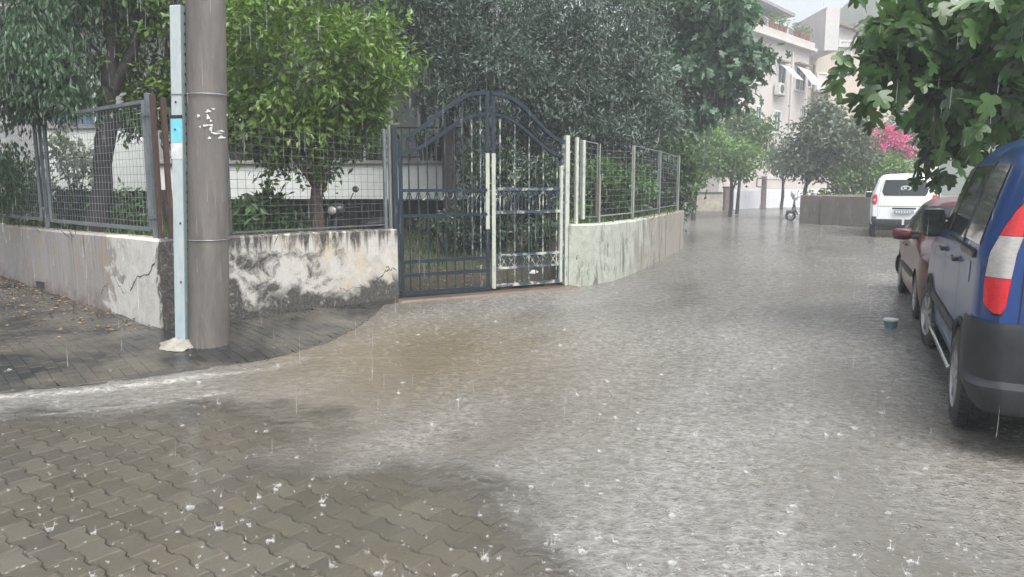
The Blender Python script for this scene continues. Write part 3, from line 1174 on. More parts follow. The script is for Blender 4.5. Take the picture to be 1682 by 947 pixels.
pathF = [C0 + (G0 - C0) * t for t in (.2, .4, .6, .8, 1.0)]
ztl = [.86, .88, .92, .94, .96, .98, 1.0, 1.02, 1.03]
# run measured from the corner: split in two attributes by building side part reversed
pl = list(reversed(pathL))
W1 = [C0 + dA * d for d in (0, 1, 2, 3, 4.5, 6, 8, 11, 15)]


def garden_wall():
    # one mesh: side run + front run joined at the corner, run attr restarts at the corner
    path = pathL + pathF
    zt = ztl + [1.03, 1.02, 1.02, 1.01, 1.0]
    o = wall_run('garden_wall', path, .22, -.1, zt, [wall_mat('weathered_side_wall', 'side'), wall_mat('mildewed_front_wall', 'front'), M['crevice'], M['chalk']],
                 nz=7, cracks=cracks, mat_of=lambda i: 0 if i < len(pathL) - 1 else 1)
    a = o.data.attributes['run']
    n = len(a.data)
    vals = np.zeros(n, np.float32)
    a.data.foreach_get('value', vals)
    c = vals[(len(pathL) - 1) * 12]
    lenF = np.linalg.norm(G0 - C0)
    vals = np.where(vals <= c, c - vals, (vals - c) / lenF)
    a.data.foreach_set('value', vals.astype(np.float32))
    return tag(o, 'low corner garden wall with black mildew, cracks and peeling whitewash behind the utility pole', 'wall')


garden_wall()
nW = len(WR)
gr_o = wall_run('garden_wall', [WR[0] + (WR[i] - WR[0]) * 0 if i == 0 else WR[i] for i in range(nW)], .24, -.1,
                [.98, .975, .97, .96, .955, .95, .94], [wall_mat('pale_green_wall', 'pale')], nz=7)
tag(gr_o, 'pale green flaking low wall curving along the flooded street right of the gate', 'wall')

# ================================================================== UTILITY POLE
pb0 = g(344, 563, PZ)
pole = thing('utility_pole', 'round grey concrete utility pole with a pale blue cable duct, at the pavement corner', 'pole', pb0)
LEAN = np.array((.045, 0, 1.0))


def onpole(z, r=0.0, a=0.0):
    return np.array((LEAN[0] * z + r * math.cos(a), r * math.sin(a), z))


sh_ = MB()
sh_.tube([onpole(z) for z in np.linspace(-.15, 8.5, 14)], list(np.linspace(.19, .15, 14)), 40)
sh_.build('shaft', M['concrete'], pole, True)
# cable duct: front face towards the street, drilled side towards the shaft
da = math.radians(205)
dc = np.array((-.225, -.07, 0))
drot = math.radians(-14)
dm = Matrix(((1, 0, LEAN[0]), (0, 1, 0), (0, 0, 1)))
R3 = dm @ Matrix.Rotation(drot, 3, 'Z')
zt_, zb_ = 3.16, .02
du = MB()
cz = (zt_ + zb_) / 2
du.box(dc + LEAN * cz, (.115, .10, zt_ - zb_), mat3=R3, bev=.006)
duct = du.build('cable_duct', M['channel'], pole)
sd2 = MB()
ex = R3 @ Vector((1, 0, 0)); ey = R3 @ Vector((0, 1, 0))
sd2.box(Vector(dc + LEAN * cz) + ex * .0615, (.008, .098, zt_ - zb_ - .004), mat3=R3)
side = sd2.build('perforated_side', M['channel_side'], duct)
ho = MB()
for k in range(34):
    ho.box(Vector(dc + LEAN * (.12 + k * .09)) + ex * .0665 + ey * .0, (.003, .016, .028), mat3=R3)
ho.build('slot', M['dark_hole'], duct)
for zz in (.62, 1.18, 2.3, 2.05):
    bo = MB()
    bo.box(Vector(dc + LEAN * zz) - ey * .053 + ex * random.uniform(-.02, .03), (.018, .01, .018), mat3=R3, bev=.003)
    bo.build('bolt', M['rust'], duct)


def band(z0, z1, mat, nm, grow):
    q = MB()
    q.box(Vector(dc + LEAN * ((z0 + z1) / 2)), (.115 + grow, .10 + grow, z1 - z0), mat3=R3)
    return q.build(nm, mat, duct)


band(1.93, 2.15, M['cyan'], 'cyan_band', .006)
band(1.78, 1.928, M['white_paint'], 'white_band', .005)
band(2.152, 2.18, M['black_tape'], 'black_tape', .012)
wp = MB()
zz = 2.37
ang = np.linspace(-3.5, .35, 30)
wp.tube([onpole(zz, .192, a) for a in ang] + [onpole(zz, .192, .35)], .005, 6)
wp.build('strap', M['fence_wire'], pole, True)
wp = MB()
zz = 1.02
wp.tube([onpole(zz, .191, a) for a in np.linspace(-PI, .35, 30)], .004, 6)
wp.build('strap', M['fence_wire'], pole, True)
wp = MB()
wp.tube([Vector(dc + LEAN * 2.37) + ex * -.06 - ey * .055, Vector(dc + LEAN * 2.37) + ex * .07 - ey * .056], .004, 6)
wp.build('strap', M['fence_wire'], pole, True)
# scraps of white paint and torn bills
scr = MB()


def patch_on_pole(a0, a1, z0, z1, mb):
    n = 14
    ph = random.random() * 6
    ring = [onpole((z0 + z1) / 2, .1915, (a0 + a1) / 2)]
    for k in range(n):
        t = 2 * PI * k / n
        r = .55 + .5 * random.random() + .25 * math.sin(3 * t + ph)
        z_ = (z0 + z1) / 2 + (z1 - z0) / 2 * r * math.sin(t)
        ring.append(onpole(z_, .1915, (a0 + a1) / 2 + (a1 - a0) / 2 * r * math.cos(t)))
    mb.add(ring, [(0, 1 + k, 1 + (k + 1) % n) for k in range(n)])


for (px, py, wpx, hpx) in ((342, 182, 7, 5), (349, 178, 4, 3), (327, 190, 5, 5), (342, 192, 6, 9), (346, 198, 4, 4), (330, 208, 3, 3), (338, 206, 8, 3), (345, 205, 12, 3), (346, 212, 4, 9), (352, 218, 14, 3), (359, 224, 8, 5), (344, 226, 5, 4), (362, 186, 3, 4), (358, 214, 8, 3)):
    z_ = at(px, py, pb0[1] - .17)[2] - PZ
    xx = (at(px, py, pb0[1] - .17)[0] - pb0[0] - LEAN[0] * z_) / .19
    a = -math.acos(max(-1, min(1, xx)))
    da_ = wpx * .0062 / .19 / 2 / max(.35, abs(math.sin(a)))
    dz = hpx * .0062 / 2
    scr = MB()
    patch_on_pole(a - da_, a + da_, z_ - dz, z_ + dz, scr)
    scr.build('paint_scrap', M['white_paint'], pole)
cb = MB()
cm_b = Vector(dc + LEAN * 3.1)
for k, (ox, oy, r) in enumerate(((-.02, -.02, .012), (.015, -.01, .010), (.03, .02, .014))):
    cb.tube([cm_b + ex * ox + ey * oy, cm_b + Vector((ox - .03, oy, .35)), cm_b + Vector((ox - .02 + .03 * k, oy + .02, 1.0)), cm_b + Vector((ox + .06, oy + .03, 3.0)), cm_b + Vector((ox + .1, oy + .03, 5.0))], r, 8)
cb.build('cable', M['black_tape'], pole, True)
ft = MB()
fc = g(293, 568, PZ) - pb0
FG = np.zeros((14, 24, 3))
for i in range(14):
    for j in range(24):
        r = i / 13
        a = 2 * PI * j / 23
        rr = r * (.20 + .03 * math.sin(3 * a) + .02 * math.sin(5 * a + 1))
        FG[i, j] = (fc[0] + rr * 1.1 * math.cos(a), fc[1] + .03 + rr * math.sin(a), -.01 + .085 * (1 - r ** 1.6) + .008 * math.sin(9 * a + r * 9))
ft.grid(FG)
ft.build('cement_footing', M['cement_lump'], pole, True)


# ================================================================== FENCES
def mesh_panel(root, a, b_, z0a, z1a, z0b, z1b, hstep, vstep, frame=.035, wire=.0028, fm=None, wm_=None, name='mesh_panel', o=(0, 0, 0), top=True):
    """welded mesh panel with a tube frame between a and b (xy)"""
    fm, wm_ = fm or M['fence_steel'], wm_ or M['fence_wire']
    a, b_ = np.asarray(a, float), np.asarray(b_, float)
    P = lambda t, h: np.array((*(a + (b_ - a) * t), (z0a + (z0b - z0a) * t) * (1 - h) + (z1a + (z1b - z1a) * t) * h))
    fr = MB(o)
    for t in (0, 1):
        fr.bar(P(t, 0), P(t, 1), frame)
    fr.bar(P(0, 0), P(1, 0), frame * 1.05)
    if top:
        fr.bar(P(0, 1), P(1, 1), frame * .95)
    f = fr.build(name, fm, root)
    wi = MB(o)
    Lh = z1a - z0a
    Lw = np.linalg.norm(b_ - a)
    n = int(Lh / hstep)
    for k in range(1, n):
        h = k / n
        sag = random.uniform(-.004, .004)
        wi.tube([P(0, h), P(.5, h) + np.array((0, 0, sag)), P(1, h)], wire, 4)
    n = int(Lw / vstep)
    for k in range(1, n):
        t = k / n
        wi.tube([P(t, 0), P(t, 1)], wire * .8, 4)
    wi.build('wire_mesh', wm_, f)
    return f


def post(root, p, z0, z1, w, mat, o, name='post', rz=0, cap=False):
    m_ = MB(o)
    m_.box((p[0], p[1], (z0 + z1) / 2), (w, w, z1 - z0), rz, bev=.004)
    return m_.build(name, mat, root)


inA = np.array((-dA[1], dA[0]))
inA = inA if inA[1] > 0 else -inA


def onA(px):
    """point on the fence line of the side wall seen at column px"""
    q = C0 + inA * .11
    k = (px - 841) / F
    # x = k*y*(depth factor ~ cos) use plane intersection at eye height
    p_ = onplane(px, 297, (q[0], q[1], 0), np.array((inA[0], inA[1], 0)))
    return p_[:2]


angA = math.atan2(dA[1], dA[0])
fo = (*onA(160), .95)
fenceL = thing('fence', 'grey steel framed wire mesh fence standing on the side wall left of the utility pole', 'fence', fo)
pA = [onA(-330), onA(-110), onA(66), onA(79), onA(246)]
mesh_panel(fenceL, onA(-340), onA(-118), 1.08, 2.52, 1.08, 2.52, .085, .10, .04, o=fo)
mesh_panel(fenceL, onA(-104), onA(64), 1.08, 2.52, 1.09, 2.53, .085, .10, .04, o=fo)
mesh_panel(fenceL, onA(80), onA(244), 1.09, 2.53, 1.12, 2.50, .085, .10, .04, o=fo)
post(fenceL, onA(72), .9, 2.56, .045, M['fence_steel'], fo, rz=angA)
post(fenceL, onA(-111), .9, 2.56, .045, M['fence_steel'], fo, rz=angA)
post(fenceL, onA(250.5), 1.0, 2.58, .05, M['fence_steel'], fo, rz=angA)
for pxx in (72, 248):
    for zz in (1.26, 2.36):
        cl = MB(fo)
        q = onA(pxx)
        cl.box((q[0], q[1] - .03, zz), (.12, .04, .035), angA)
        cl.build('clamp', M['fence_steel'], fenceL)
post(fenceL, onA(259), .95, 2.56, .05, M['rust'], fo, 'rusty_post', angA)
wsl = MB(fo)
q = onA(270) + inA * .35
wsl.box((q[0], q[1], 1.7), (.07, .02, .75), angA)

# front fence
inB = np.array((-nBn[1], nBn[0]))
qB = C0 + inB * .11


def onB(px):
    return onplane(px, 297, (qB[0], qB[1], 0), np.array((inB[0], inB[1], 0)))[:2]


fo = (*onB(500), 1.0)
fenceF = thing('fence', 'rusty square wire mesh fence on the mildewed wall between the pole and the gate', 'fence', fo)
mesh_panel(fenceF, onB(286), onB(372), 1.05, 2.42, 1.05, 2.40, .10, .10, .02, .0034, M['rust_wire'], M['rust_wire'], o=fo, top=False)
mesh_panel(fenceF, onB(376), onB(634), 1.06, 2.38, 1.06, 2.30, .10, .10, .02, .0034, M['rust_wire'], M['rust_wire'], o=fo, top=False)
angB = math.atan2(nBn[1], nBn[0])
post(fenceF, onB(276), 1.0, 2.52, .05, M['rust'], fo, 'rusty_post', angB)
post(fenceF, onB(632), 1.0, 2.34, .04, M['fence_steel'], fo, rz=angB)
post(fenceF, onB(641), .98, 2.40, .045, M['pale_post'], fo, 'pale_post', angB)
post(fenceF, onB(648), .90, 2.36, .035, M['rust'], fo, 'rusty_post', angB)

# right fence on the curved wall
fo = (*(WR[3] + np.array((-.1, .1))), .96)
fenceR = thing('fence', 'pale wire fence with leaning slim posts on the curved pale green wall', 'fence', fo)


def onR(px, off=.12):
    q = None
    for a, b_ in zip(WR[:-1], WR[1:]):
        d = b_ - a
        n = np.array((-d[1], d[0])) / np.linalg.norm(d)
        p_ = onplane(px, 297, (*(a + n * off), 0), np.array((n[0], n[1], 0)))[:2]
        t = np.dot(p_ - a, d) / np.dot(d, d)
        q = p_
        if t <= 1.0:
            break
    return q


colsR = [953, 983, 1040, 1083, 1114]
tops = [2.28, 2.24, 2.28, 2.26, 2.22]
for i in range(4):
    a, b_ = onR(colsR[i] + (2 if i else 0)), onR(colsR[i + 1] - 2)
    mesh_panel(fenceR, a, b_, 1.09, tops[i], 1.08, tops[i + 1], .10 if i else .09, .28 if i else .12, .018, .0026, M['fence_steel'] if i != 1 else M['pale_post'], M['fence_wire'], o=fo, top=(i in (0, 2, 3)))
post(fenceR, onR(947), .9, 2.32, .05, M['gate_pale'], fo, rz=.6)
post(fenceR, onR(958), 1.05, 2.28, .05, M['gate_pale'], fo, rz=.6)
post(fenceR, onR(985), .9, 1.75, .035, M['pale_post'], fo, rz=.7)
post(fenceR, onR(979), 1.1, 1.72, .03, M['rust'], fo, 'rusty_post', rz=.7)
post(fenceR, onR(1040), .9, 2.28, .045, M['pale_post'], fo, rz=.9)
post(fenceR, onR(1083), .9, 2.28, .045, M['fence_steel'], fo, rz=1)
post(fenceR, onR(1114), .9, 2.26, .05, M['pale_post'], fo, rz=1)

# ================================================================== GATE
go = (*((G0 + G1) / 2), 0.0)
gate = thing('metal_gate', 'double wrought metal gate with curved blue top rails and flaking pale paint', 'gate', go)
GL = np.linalg.norm(G1 - G0)


def gp3(s, z, off=0.0):
    q = G0 + gdir * s + gin * (.06 + off)
    return np.array((q[0], q[1], z))


sM = GL * .525
sa, sb = .07, GL - .07
# left leaf
def arch_outer(u):     # u 0 at hinge, 1 at middle
    return 2.24 + .66 * (math.sin(PI * (min(1, u / .93) - .5)) * .5 + .5) ** .85


def arch_inner(u):
    return 2.02 + .58 * (math.sin(PI * (min(1, u / .97) - .5)) * .5 + .5) ** .9


def leaf_gate(s0, s1, left):
    """s0 hinge end, s1 middle end"""
    blue, worn, pale = M['gate_blue'], M['gate_worn'], M['gate_pale']
    S = lambda u: s0 + (s1 - s0) * u
    fr = MB(go)
    fr.bar(gp3(S(.012), .05), gp3(S(.012), 2.22), .05)
    if left:
        fr.bar(gp3(S(.0), .085), gp3(S(1), .075), .07)
    else:
        fr.bar(gp3(S(.0), .10), gp3(S(1), .10), .045)
    leafo = fr.build('gate_leaf', blue if left else worn, gate)
    st = MB(go)      # meeting stile
    st.bar(gp3(S(.985), .06), gp3(S(.985), .95 if left else 1.0), .055)
    st.build('stile', blue if left else pale, leafo)
    st = MB(go)
    st.bar(gp3(S(.985), .95 if left else 1.0), gp3(S(.985), 2.05), .055)
    st.build('stile', pale, leafo)
    st = MB(go)
    st.bar(gp3(S(.985), 2.05), gp3(S(.985), 2.88 if left else 2.86), .055)
    st.build('stile', blue, leafo)
    ar = MB(go)
    us = np.linspace(0, 1, 18)
    for fn, wd in ((arch_outer, .055), (arch_inner, .045)):
        ar.tube([gp3(S(u), fn(u)) for u in us], wd * .7, 4, None, True, True)
    # scrolls between the two arch rails
    for u in (np.linspace(.12, .9, 6)):
        zm = (arch_outer(u) + arch_inner(u)) / 2
        hh = (arch_outer(u) - arch_inner(u)) * .42
        pts = []
        for k in range(22):
            a = k / 21 * 3.2 * PI * .8
            r = hh * (1 - .75 * k / 21)
            pts.append(gp3(S(u) + (s1 - s0) / abs(s1 - s0) * r * math.cos(a) * .8, zm + r * math.sin(a)))
        ar.tube(pts, .008, 5)
    ar.build('arch', blue, leafo, False)
    ra = MB(go)
    zs = (1.52, 1.17) if left else (1.53, 1.19)
    for z in zs:
        ra.bar(gp3(S(0), z), gp3(S(1), z), .042)
    ra.build('rail', worn if not left else M['gate_blue'], leafo)
    rl = MB(go)
    for z in ((.53, .34) if left else (.55, .36)):
        rl.bar(gp3(S(0), z), gp3(S(1), z), .05 if left else .034)
    rl.build('lower_rail', blue if left else worn, leafo)
    nb = 9
    for k in range(1, nb + 1):
        u = k / (nb + 1)
        ba = MB(go)
        zt = arch_inner(u) if left else (arch_inner(u) if k % 2 else 2.0)
        if left and k % 2:
            zt = arch_outer(u)
        ba.bar(gp3(S(u), .08), gp3(S(u), zt), .0185)
        ba.build('bar', blue if (left and k < 8) else (worn if left or k % 2 else M['gate_blue']), leafo)
    for k in range(nb + 1):
        orn = MB(go)
        u0, u1 = k / (nb + 1), (k + 1) / (nb + 1)
        um = (u0 + u1) / 2
        if left and k < 7:
            pts = []
            r = abs(s1 - s0) / (nb + 1) * .36
            for q_ in range(13):
                a = PI * q_ / 12
                pts.append(gp3(S(um) + r * math.cos(a), zs[0] - .03 - .10 * math.sin(a)))
            orn.tube(pts, .008, 5)
        else:
            orn.tube([gp3(S(u0), zs[0]), gp3(S(um) , (zs[0] + zs[1]) / 2 + .05), gp3(S(um), zs[1])], .008, 5)
            orn.tube([gp3(S(u1), zs[0]), gp3(S(um), (zs[0] + zs[1]) / 2 + .05)], .008, 5)
        if not left:
            orn.bar(gp3(S(u0), .36), gp3(S(u1), .55), .009)
            orn.bar(gp3(S(u1), .36), gp3(S(u0), .55), .009)
        orn.build('scrollwork', M['gate_worn'], leafo)
    return leafo


leaf_gate(sa, sM - .03, True)
leaf_gate(sb, sM + .03, False)
gpst = MB(go)
gpst.box(gp3(-.0, 1.2), (.07, .07, 2.4), math.atan2(gdir[1], gdir[0]), bev=.005)
gpst.build('gate_post', M['gate_blue'], gate)
gpst = MB(go)
gpst.box(gp3(GL - .02, 1.16), (.075, .075, 2.36), math.atan2(gdir[1], gdir[0]), bev=.005)
gpst.build('gate_post', M['gate_pale'], gate)
gpst = MB(go)
gpst.box(gp3(GL - .12, .98), (.05, .05, 1.8), math.atan2(gdir[1], gdir[0]), bev=.005)
gpst.build('gate_post', M['gate_pale'], gate)

# ================================================================== HOUSE BEHIND THE TREES
hsO = at(420, 330, 17.0)
house = thing('house', 'grey house with a raised white terrace parapet, half hidden behind the garden trees', 'house', (hsO[0], 17.0, .7))
ho_ = np.array((hsO[0], 17.0, .7))
b1 = MB(ho_)
xl, xr = at(-120, 300, 19)[0], at(770, 300, 19)[0]
b1.box(((xl + xr) / 2, 22.5, 3.0), (xr - xl, 7, 5.2))
b1.build('wall', M['render_grey'], house)
b2 = MB(ho_)
b2.box(((xl + xr) / 2, 22.2, 5.68), (xr - xl + 1.0, 8.2, .16))
b2.box(((xl + xr) / 2 + 1.5, 23, 6.0), (xr - xl - 4, 5, .5))
b2.build('roof', M['slab_grey'], house)
for (pxa, pxb, za, zb2) in ((120, 165, 2.3, 4.2), (430, 500, 2.2, 4.2), (560, 640, 2.1, 4.3), (690, 730, 2.1, 4.2)):
    xa, xb = at(pxa, 300, 18.95)[0], at(pxb, 300, 18.95)[0]
    wf = MB(ho_)
    for x_ in (xa, xb):
        wf.box((x_, 18.97, (za + zb2) / 2), (.07, .09, zb2 - za))
    for z_ in (za, zb2):
        wf.box(((xa + xb) / 2, 18.97, z_), (xb - xa + .07, .09, .07))
    wf.box(((xa + xb) / 2, 18.97, (za + zb2) / 2), (.05, .09, zb2 - za))
    wfo = wf.build('window', M['frame_white'], house)
    pn_ = MB(ho_)
    pn_.box(((xa + xb) / 2, 18.985, (za + zb2) / 2), (xb - xa, .02, zb2 - za))
    pn_.build('pane', M['pane'], wfo)
# terrace: slab, white parapet, plinth with the shadow gap painted dark
xa, xb = at(262, 300, 16.5)[0], at(776, 300, 16.5)[0]
b3 = MB(ho_)
b3.box(((xa + xb) / 2, 17.85, 1.30), (xb - xa - .02, 2.28, .14))
ter = b3.build('terrace', M['slab_grey'], house)
b3 = MB(ho_)
b3.box(((xa + xb) / 2, 16.6, 1.64), (xb - xa, .18, .74))
par = b3.build('parapet', M['render_white'], ter)
b3 = MB(ho_)
b3.box(((xa + xb) / 2, 16.58, 2.045), (xb - xa + .1, .30, .07), bev=.01)
b3.build('coping', M['slab_grey'], par)
b3 = MB(ho_)
b3.box(((xa + xb) / 2, 17.3, .92), (xb - xa - .3, .2, .61))
b3.build('plinth', M['dark_recess'], ter)
rl = MB(ho_)
for z_ in (2.16, 2.78):
    rl.bar((xa + .1, 16.6, z_), (xb - .1, 16.6, z_), .03)
k = 0
xx = xa + .1
while xx < xb - .1:
    rl.tube([(xx, 16.6, 2.08), (xx + .02, 16.55, 2.25), (xx - .02, 16.50, 2.42), (xx + .015, 16.56, 2.6), (xx, 16.6, 2.78)], .011, 5)
    xx += .17
rl.build('railing', M['black_tape'], ter)
for pxx in (395, 640, 712):
    cx_ = at(pxx, 300, 16.9)[0]
    c_ = MB(ho_)
    c_.box((cx_, 16.95, 3.6), (.24, .24, 4.0))
    c_.build('column', M['render_white'], house)
cp = MB(ho_)
cp.box(((xa + xb) / 2, 17.6, 5.66), (xb - xa, 2.5, .18))
cp.build('terrace_roof', M['slab_grey'], house)
# stair wall at the left: white, rounded down at its right end
sx0, sx1 = at(75, 300, 14.2)[0], at(247, 300, 14.2)[0]
pf = [(sx0, 1.47)] + [(sx1, 1.47), (sx1, 2.28)] + [(sx1 - .12, 2.42), (sx1 - .3, 2.53), (sx1 - .55, 2.59), (sx0, 2.60)]
sw = MB(ho_)
nn_ = len(pf)
vs = [(x_, 14.15, z_) for x_, z_ in pf] + [(x_, 14.37, z_) for x_, z_ in pf]
sw.add(vs, [tuple(range(nn_)), tuple(range(2 * nn_ - 1, nn_ - 1, -1))] + [(i, nn_ + i, nn_ + (i + 1) % nn_, (i + 1) % nn_) for i in range(nn_)])
stw = sw.build('stair_wall', M['render_white'], house)
sw = MB(ho_)
sw.box(((sx0 + sx1 - .6) / 2, 14.26, 2.635), (sx1 - sx0 - .5, .3, .07))
sw.build('coping', M['slab_grey'], stw)
sw = MB(ho_)
sw.box(((sx0 + sx1) / 2, 14.8, 1.1), (sx1 - sx0 - .1, .8, .76))
sw.build('plinth', M['dark_recess'], house)
# things on the terrace
pots = [(700, .16, .42), (722, .13, .30), (735, .16, .36), (396, .2, .3), (412, .15, .26)]
for i, (pxx, r, h) in enumerate(pots):
    x_ = at(pxx, 300, 16.75)[0]
    lb = ['tall dark pot standing on the terrace parapet behind the left gate leaf', 'small dark pot between two bigger pots on the terrace parapet', 'round dark pot on the parapet beside the trunk behind the gate',
          'wide dark pot on the terrace parapet just right of the utility pole', 'squat dark pot on the parapet between the pole and the bright citrus tree'][i]
    p_ = thing('flower_pot', lb, 'pot', (x_, 16.58, 2.08), group='pots on the terrace parapet')
    q = MB()
    q.lathe([(r * .65, 0), (r * .95, h * .9), (r * 1.05, h * .92), (r * 1.05, h), (r * .9, h), (r * .85, h * .85)], 16)
    q.build('pot', M['pot_dark'], p_, True)
    crown('foliage', p_, L_DARK, [(0, 0, h + .12, .2, .2, .16, 14)], 12, .05, .09, .03)
bc = MB()
q0 = at(95, 200, 14.9); q1 = at(163, 200, 14.9)
bgrid = np.zeros((14, 8, 3))
for i in range(14):
    for j in range(8):
        u, v_ = i / 13, j / 7
        bgrid[i, j] = (q0[0] + (q1[0] - q0[0]) * u, 14.75 + .06 * math.sin(u * 17) + .05 * v_, 2.95 - .5 * v_ + .03 * math.sin(u * 9 + v_ * 3))
bc.grid(bgrid)
sol = bc.build('cover_cloth', M['blue_cloth'], smooth=True)
md = sol.modifiers.new('thick', 'SOLIDIFY'); md.thickness = .01
tag(sol, 'blue cloth hanging above the white stair wall behind the left fence', 'cloth')


# ================================================================== TREES
def tz(x, y):
    return garden_z(x, y)


def tree(name, label, cat, base, paths, blobs, per, sigma, L, W, lmat, bmat, **kw):
    t = thing(name, label, cat, base, group=kw.pop('group', None))
    trunk('trunk', t, bmat, paths, base)
    crown('crown', t, lmat, blobs, per, sigma, L, W, origin=base, **kw)
    return t


def limbs(name, parent, start, blobs, origin):
    for (cx, cy, cz, rx, ry, rz, n) in blobs:
        e = np.array((cx, cy, cz))
        s0 = np.asarray(start) + np.array((0, 0, .3 * rng.random()))
        m_ = (s0 + e) / 2 + rng.normal(size=3) * .15 + np.array((0, 0, .1))
        trunk(name, parent, M['bark'], [([s0, m_, e, e + (e - s0) * .12 + rng.normal(size=3) * .2], .05, .012), ([m_, (m_ + e) / 2 + rng.normal(size=3) * .3, e + rng.normal(size=3) * np.array((rx, ry, rz)) * .6], .028, .008)], origin, 7)


# citrus tree, trunk forked low
cb_ = at(523, 378, 11.0)
cb_[2] = tz(cb_[0], cb_[1]) - .05
cx_, cy_ = cb_[0], 11.0
f1 = at(520, 335, 11.0); f2 = at(513, 255, 11.0); f3 = at(545, 250, 11.0)
tree('citrus_tree', 'bright yellow-green citrus tree with a low forked trunk between the utility pole and the gate', 'tree', cb_,
     [([cb_, f1, (f1[0] + .02, cy_, 1.75), f2 + np.array((0, 0, .2)), (cx_ - .4, cy_, 3.2)], .11, .035),
      ([f1 + np.array((0, 0, .1)), f3, (cx_ + .45, cy_ + .1, 3.1)], .075, .03),
      ([f1 + np.array((0, 0, .25)), (cx_ - .25, cy_ - .2, 2.0), (cx_ - .8, cy_ - .3, 2.9)], .06, .025)],
     [(cx_ - .2, cy_, 3.35, 1.24, 1.1, 1.35, 260), (cx_ + .75, cy_ + .1, 3.35, .62, .7, .75, 70), (cx_ + .4, cy_ - .1, 2.55, .65, .6, .5, 60), (cx_ - .75, cy_ - .2, 2.45, .55, .6, .5, 55), (cx_ + .02, cy_ - .1, 1.95, .2, .25, .35, 16), (cx_ - .45, cy_ - .1, 2.1, .28, .3, .3, 20)],
     30, .13, .12, .052, L_CITRUS, M['bark_pink'], droop=.55, outw=.7, shell=.5)
c2 = at(300, 380, 11.8)
c2[2] = tz(c2[0], c2[1]) - .05
tree('citrus_tree', 'second citrus tree, its yellow-green crown spreading behind the utility pole', 'tree', c2,
     [([c2, (c2[0] + .05, 11.8, 1.8), (c2[0] - .1, 11.8, 3.0), (c2[0], 11.8, 4.0)], .10, .03), ([(c2[0] + .02, 11.8, 1.8), (c2[0] + .6, 11.7, 3.0)], .06, .02)],
     [(c2[0] + .1, 11.8, 3.75, 1.15, 1.0, 1.25, 210), (c2[0] - .25, 11.6, 2.75, .55, .6, .4, 50), (c2[0] + .9, 11.8, 3.5, .6, .6, .9, 60)],
     30, .13, .12, .052, L_CITRUS, M['bark_pink'], droop=.55, outw=.7, shell=.5)

# left tree with drooping leaves
lb_ = at(160, 388, 10.9)
lb_[2] = tz(lb_[0], lb_[1]) - .05
fk = at(190, 118, 10.9)
pt = lambda px, py, y=10.9: at(px, py, y)
lt = thing('shade_tree', 'dark trunked tree with drooping feathery foliage behind the left fence', 'tree', lb_)
trunk('trunk', lt, M['bark'],
      [([lb_, pt(168, 300), pt(174, 210), pt(181, 130), pt(184, 50), pt(176, -40), pt(170, -160)], .15, .07),
       ([pt(181, 150), pt(205, 108), pt(222, 70), pt(240, 10), pt(250, -120)], .09, .04),
       ([pt(182, 60), pt(150, 20), pt(90, -30), pt(30, -70)], .06, .03), ([pt(176, 100), pt(140, 62), pt(128, 48)], .025, .012), ([pt(176, 115), pt(150, 100), pt(140, 85)], .02, .01)], lb_)
bl = []
for (px, py, y, rx, ry, rz, n) in ((60, 60, 10.6, .8, .9, .75, 120), (95, 120, 10.4, .42, .6, .5, 60), (30, 150, 10.6, .55, .7, .45, 70), (-60, 90, 10.8, .9, .9, 1.0, 110), (110, -20, 10.9, .9, .9, .45, 90), (215, -30, 11, .8, .9, .4, 60), (255, 20, 11.2, .35, .5, .3, 25), (120, 160, 10.2, .22, .4, .25, 20), (-20, 290, 11.6, .8, .6, .5, 50), (150, -160, 10.9, 1.8, 1.6, .9, 110)):
    c_ = at(px, py, y)
    bl.append((c_[0], c_[1], c_[2], rx, ry, rz, n))
crown('crown', lt, L_PINNATE, bl, 30, .12, .105, .036, droop=1.5, outw=.2, origin=lb_, shell=.1, jitter=.5)

# big grey-green olives behind the gate
ob = at(742, 400, 15.4)
ob[2] = tz(ob[0], ob[1]) - .05
ot = thing('olive_tree', 'large dusky grey-green tree overhanging the left leaf of the gate', 'tree', ob)
P_ = lambda px, py, y=15.4: at(px, py, y)
trunk('trunk', ot, M['bark'], [([ob, P_(738, 260), P_(734, 160), P_(728, 60), P_(720, -60)], .17, .08), ([P_(736, 200), P_(780, 110), P_(840, 20)], .10, .04), ([P_(734, 150), P_(690, 80), P_(660, 0)], .09, .04)], ob)
bl = []
for (px, py, y, rx, ry, rz, n) in ((760, -20, 15.4, 1.9, 1.6, 1.2, 300), (690, 80, 15.4, .95, 1.0, .9, 130), (790, 85, 15.0, 1.0, 1.0, .85, 150), (720, 150, 15.2, .7, .8, .35, 60), (640, 0, 15.6, 1.0, 1.0, 1.1, 110), (800, 170, 15.5, .6, .8, .5, 60), (780, 250, 15.8, .30, .5, .7, 40), (700, -200, 15.4, 2.4, 2, 1.2, 160)):
    c_ = at(px, py, y)
    bl.append((c_[0], c_[1], c_[2], rx, ry, rz, n))
limbs('limb', ot, at(735, 170, 15.4), bl[:7], ob)
crown('crown', ot, L_OLIVE, bl, 42, .17, .11, .032, droop=.45, outw=.4, origin=ob, shell=.25)
o2 = at(985, 390, 17.2)
o2[2] = .7
ot2 = thing('olive_tree', 'large hazy grey-green tree spreading over the right gate leaf and curved fence', 'tree', o2)
P_ = lambda px, py, y=17.2: at(px, py, y)
trunk('trunk', ot2, M['bark'], [([o2, P_(984, 280), P_(978, 200), P_(970, 100), P_(960, -40)], .19, .08), ([P_(980, 220), P_(1030, 130), P_(1080, 40)], .11, .04), ([P_(978, 190), P_(920, 110), P_(880, 30)], .1, .04)], o2)
bl = []
